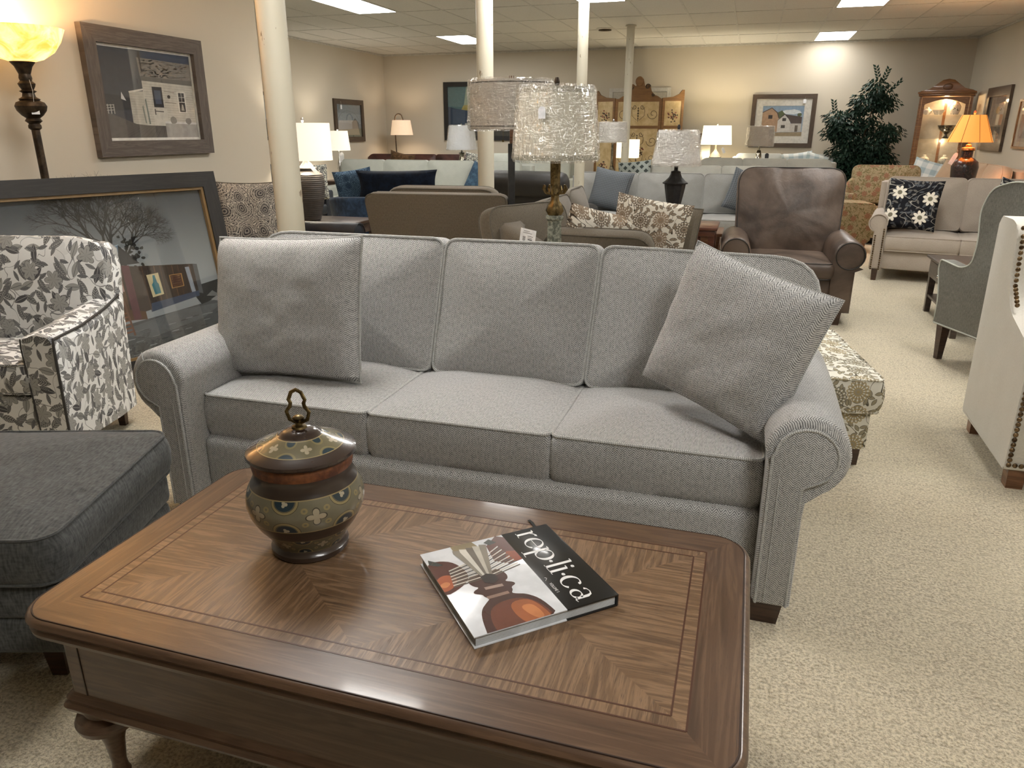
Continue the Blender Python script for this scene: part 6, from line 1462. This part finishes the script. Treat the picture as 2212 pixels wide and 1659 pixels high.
legs(lr, [(sx * .38, y) for sx in (-1, 1) for y in (.05, .72)], .11, .07, 'walnut', .75)
fo = thing('ottoman', 'box ottoman in cream sunflower print between the pale sofa and recliner', 'ottoman', (.12, 3.74, 0), 9)
b = B(); b.box(-.44, .44, -.42, .42, .08, .27, .02); b.build('base', 'suzani2', fo)
cushion_part(fo, 'cushion', rrect(.92, .9, .03, 4), .15, .03, Matrix.Translation((0, 0, .35)), 'suzani2', 'suzani2', .002, 2, .005, step=.05)
legs(fo, [(sx * .38, sy * .36) for sx in (-1, 1) for sy in (-1, 1)], .09, .08, 'walnut', .9)
lv = sofa('loveseat', 'beige linen loveseat with nailhead rolled arms and magnolia pillows', 'sofa', (2.0, 8.12, 0), -10, 1.72, .98, .48, .66, .98, .2, .12, 2, 2, 'beige', 'beige', 'roll', .085, lean=11, nails=True, topr=.06)
MG = 'black magnolia pillows on the beige loveseat'
pillow('throw_pillow', 'black pillow with cream magnolias standing fully visible on the beige loveseat', 'pillow', 'magnolia', (1.56, 8.42, .50), .5, .5, .15, -16, -13, 2, None, MG)
pillow('throw_pillow', 'black magnolia pillow on the beige loveseat, half hidden by the grey wing chair', 'pillow', 'magnolia', (2.42, 8.26, .50), .5, .5, .15, 8, -13, 16, None, MG)
ta = thing('side_table', 'brown side table with small drawer and shelf beside the grey wing chair', 'table', (1.80, 6.45, 0), -90)
simple_table(ta, 1.02, .64, .47, 'tablewood', .055, .022, .13, True, .15, .03)
wc = thing('wing_chair', 'grey-green chenille wing chair seen from behind, turned to the side table', 'armchair', (1.80, 5.22, 0), 203)
# local: front at -y ; back at +y. built around the centre
b = B(); b.box(-.36, .36, -.36, .38, .24, .36, .02); b.build('base', 'wing', wc)
cushion_part(wc, 'seat_cushion', rrect(.56, .6, .04, 4, 0, -.1), .12, .03, Matrix.Translation((0, 0, .42)), 'wing', 'wing', step=.06)
for sd in (-1, 1):
    b = B(); P = roundpoly([(-.36, .25), (-.36, .40), (-.38, .5), (-.41, .60), (-.40, .66), (-.20, .635), (-.12, .67), (-.10, .80), (-.13, 1.0), (-.07, 1.13), (.1, 1.18), (.46, 1.16), (.40, .25)], [0, .05, .05, .04, .02, .05, .08, .05, .05, .06, .06, .02, 0], 4)
    x0 = sd * .36; x1 = sd * .44
    b.prism(P, min(x0, x1), max(x0, x1), 'x', .012); wg = b.build('wing_arm', 'wing', wc, 40)
    b = B(); b.tube([(x1, y, z) for y, z in P], .005, 6, True); b.build('piping', 'pale', wg)
b = B(); b.T = Matrix.Translation((0, .34, .26)) @ Matrix.Rotation(D(-9), 4, 'X'); b.box(-.38, .38, -.06, .06, 0, .9, .05, 3); b.build('outer_back', 'wing', wc, 50)
b = B(); b.T = Matrix.Translation((0, 0, 0)); b.box(-.40, .40, -.37, .40, .225, .25, .005); b.build('seat_rail', 'tablewood', wc)
legs(wc, [(sx * .37, sy * .35) for sx in (-1, 1) for sy in (-1, 1)], .25, .06, 'walnut', .6)
nc = thing('nailhead_chair', 'cream linen wing chair edged in bronze nailheads cut by the photo edge', 'armchair', (1.575, 3.33, 0), -1)
CR = 'cream'
def nails(b, P, y=None, sp=.023, r=.0105):
    acc = 0
    for a, c in zip(P, P[1:]):
        a = Vector(a); c = Vector(c); L = (c - a).length; n_ = max(1, round(L / sp))
        for k in range(n_): p = a.lerp(c, k / n_); b.ball(tuple(p), (r, .006, r), 10, 5)
for sd in (-1, 1):
    xo, xi = sd * .43, sd * .33
    b = B(); P = roundpoly([(.0, .09), (.0, .56), (.04, .62), (.36, .70), (.44, .80), (.48, 1.04), (.56, 1.07), (.78, 1.07), (.74, .09)], [.01, .04, .05, .08, .08, .05, .04, .04, .01], 4)
    V = []
    b.prism(P, min(xo, xi), max(xo, xi), 'x', .012); wn = b.build('wing_arm', CR, nc, 40)
    b = B(); nails(b, [(sd * .345, -.004, .115), (sd * .415, -.004, .115), (sd * .415, -.004, .55)]); nails(b, [(sd * .345, -.004, .55), (sd * .345, -.004, .115)])
    L_ = [(sd * .415, y - .012, z) for y, z in ((.34, .73), (.42, .80), (.465, 1.035))]
    nails(b, L_, r=.0105)
    nails(b, [(sd * .415, .47, 1.045), (sd * .33, .47, 1.045)])
    b.build('nailhead_trim', 'nail', wn, 60)
b = B(); b.box(-.33, .33, .02, .7, .09, .34, .01); b.build('base', CR, nc)
b = B(); nails(b, [(-.33, .014, .115), (.33, .014, .115)]); b.build('nailhead_border', 'nail', nc, 60)
cushion_part(nc, 'seat_cushion', rrect(.64, .6, .05, 4, 0, .30), .13, .04, Matrix.Translation((0, 0, .41)), CR, CR, step=.05)
b = B(); b.T = Matrix.Translation((0, .62, .4)) @ Matrix.Rotation(D(-9), 4, 'X'); b.box(-.34, .34, -.05, .1, 0, .66, .05, 3); b.build('back', CR, nc, 50)
legs(nc, [(sx * .37, y) for sx in (-1, 1) for y in (.05, .68)], .1, .07, 'oak', .9)

oc = barrel('wing_chair', 'cream wing chair covered in rust floral print before the ficus tree', (1.78, 11.25, 0), 0, .5, .66, .98, 'orangef', .46)
P = roundpoly([(-.37, 0), (.37, 0), (.42, .3), (.42, .50), (-.42, .50), (-.42, .3)], [.04, .04, .1, .16, .16, .1], 6)
cushion_part(oc, 'back_cushion', P, .1, .04, Matrix.Translation((0, .28, .5)) @ Matrix.Rotation(D(80), 4, 'X'), 'orangef', None, step=.06)
of = thing('slipper_chair', 'low rust floral tub chair with its side turned, just behind the leather club recliner', 'armchair', (1.16, 10.35, 0), 100)
b = B(); b.prism(roundpoly([(-.3, .12), (.3, .12), (.34, .62), (-.32, .60)], .04, 4), -.24, .24, 'x', .03); b.build('body', 'orangef', of, 40)
legs(of, [(sx * .18, sy * .24) for sx in (-1, 1) for sy in (-1, 1)], .13, .05, 'oak')
ts = sofa('sofa', 'tan channel-back sofa along the side wall glowing under the amber lamp', 'sofa', (2.38, 12.0, 0), -90, 2.6, .92, .48, .64, 1.02, .18, .08, 3, 3, 'tan', 'tan', 'roll', .09, lean=12, topr=.2, bcr=.07)
pillow('throw_pillow', 'white plaid pillow standing at the tan sofa end nearest the curio cabinet', 'pillow', 'plaid', (2.45, 12.7, .56), .52, .48, .15, -20, -10, 14)
pillow('throw_pillow', 'peach satin pillow on the tan sofa between plaid pillow and amber lamp', 'pillow', 'tan', (2.62, 12.15, .56), .52, .46, .16, -40, -12, 22)
ob = thing('table_lamp', 'dark woven bottle lamp with glowing amber bell shade behind the beige loveseat', 'table lamp', (2.42, 10.3, .62), 0, 'table lamps')
b = B(); b.lathe([(.0, 0), (.125, 0), (.13, .02), (.125, .2), (.145, .42), (.13, .48), (.08, .52), (.06, .53), (.06, .6)], seg=28); b.build('body', speckle('dark_woven', '#150f0e', '#33231e', 45, .35, .65, .25), ob, 50)
b = B(); b.lathe([(.06, .6), (.075, .61), (.07, .635), (.035, .645), (.03, .67), (.012, .68), (.012, .74)], seg=20); b.build('brass_collar', 'brass', ob)
sh = lamp_shade(ob, .24, .125, .70, 1.0, 'litamber', None, 'oak', .05); bulb(ob, (0, 0, .86), 38, (1, .55, .25), .05)
b = B()
for k in range(8):
    a = 2 * PI * k / 8 + .2; b.tube([(.242 * math.cos(a), .242 * math.sin(a), .70), (.127 * math.cos(a), .127 * math.sin(a), 1.0)], .0025, 5)
b.build('shade_ribs', flat('#7a4a20'), sh)
swing_tag(ob, (-.13, -.1, .58), .05, .14, 10, .04, rx=25)
t = thing('console_table', 'dark sofa table behind the beige loveseat carrying the amber lamp', 'table', (2.42, 10.3, 0), -10); simple_table(t, 1.0, .42, .62, 'walnut')
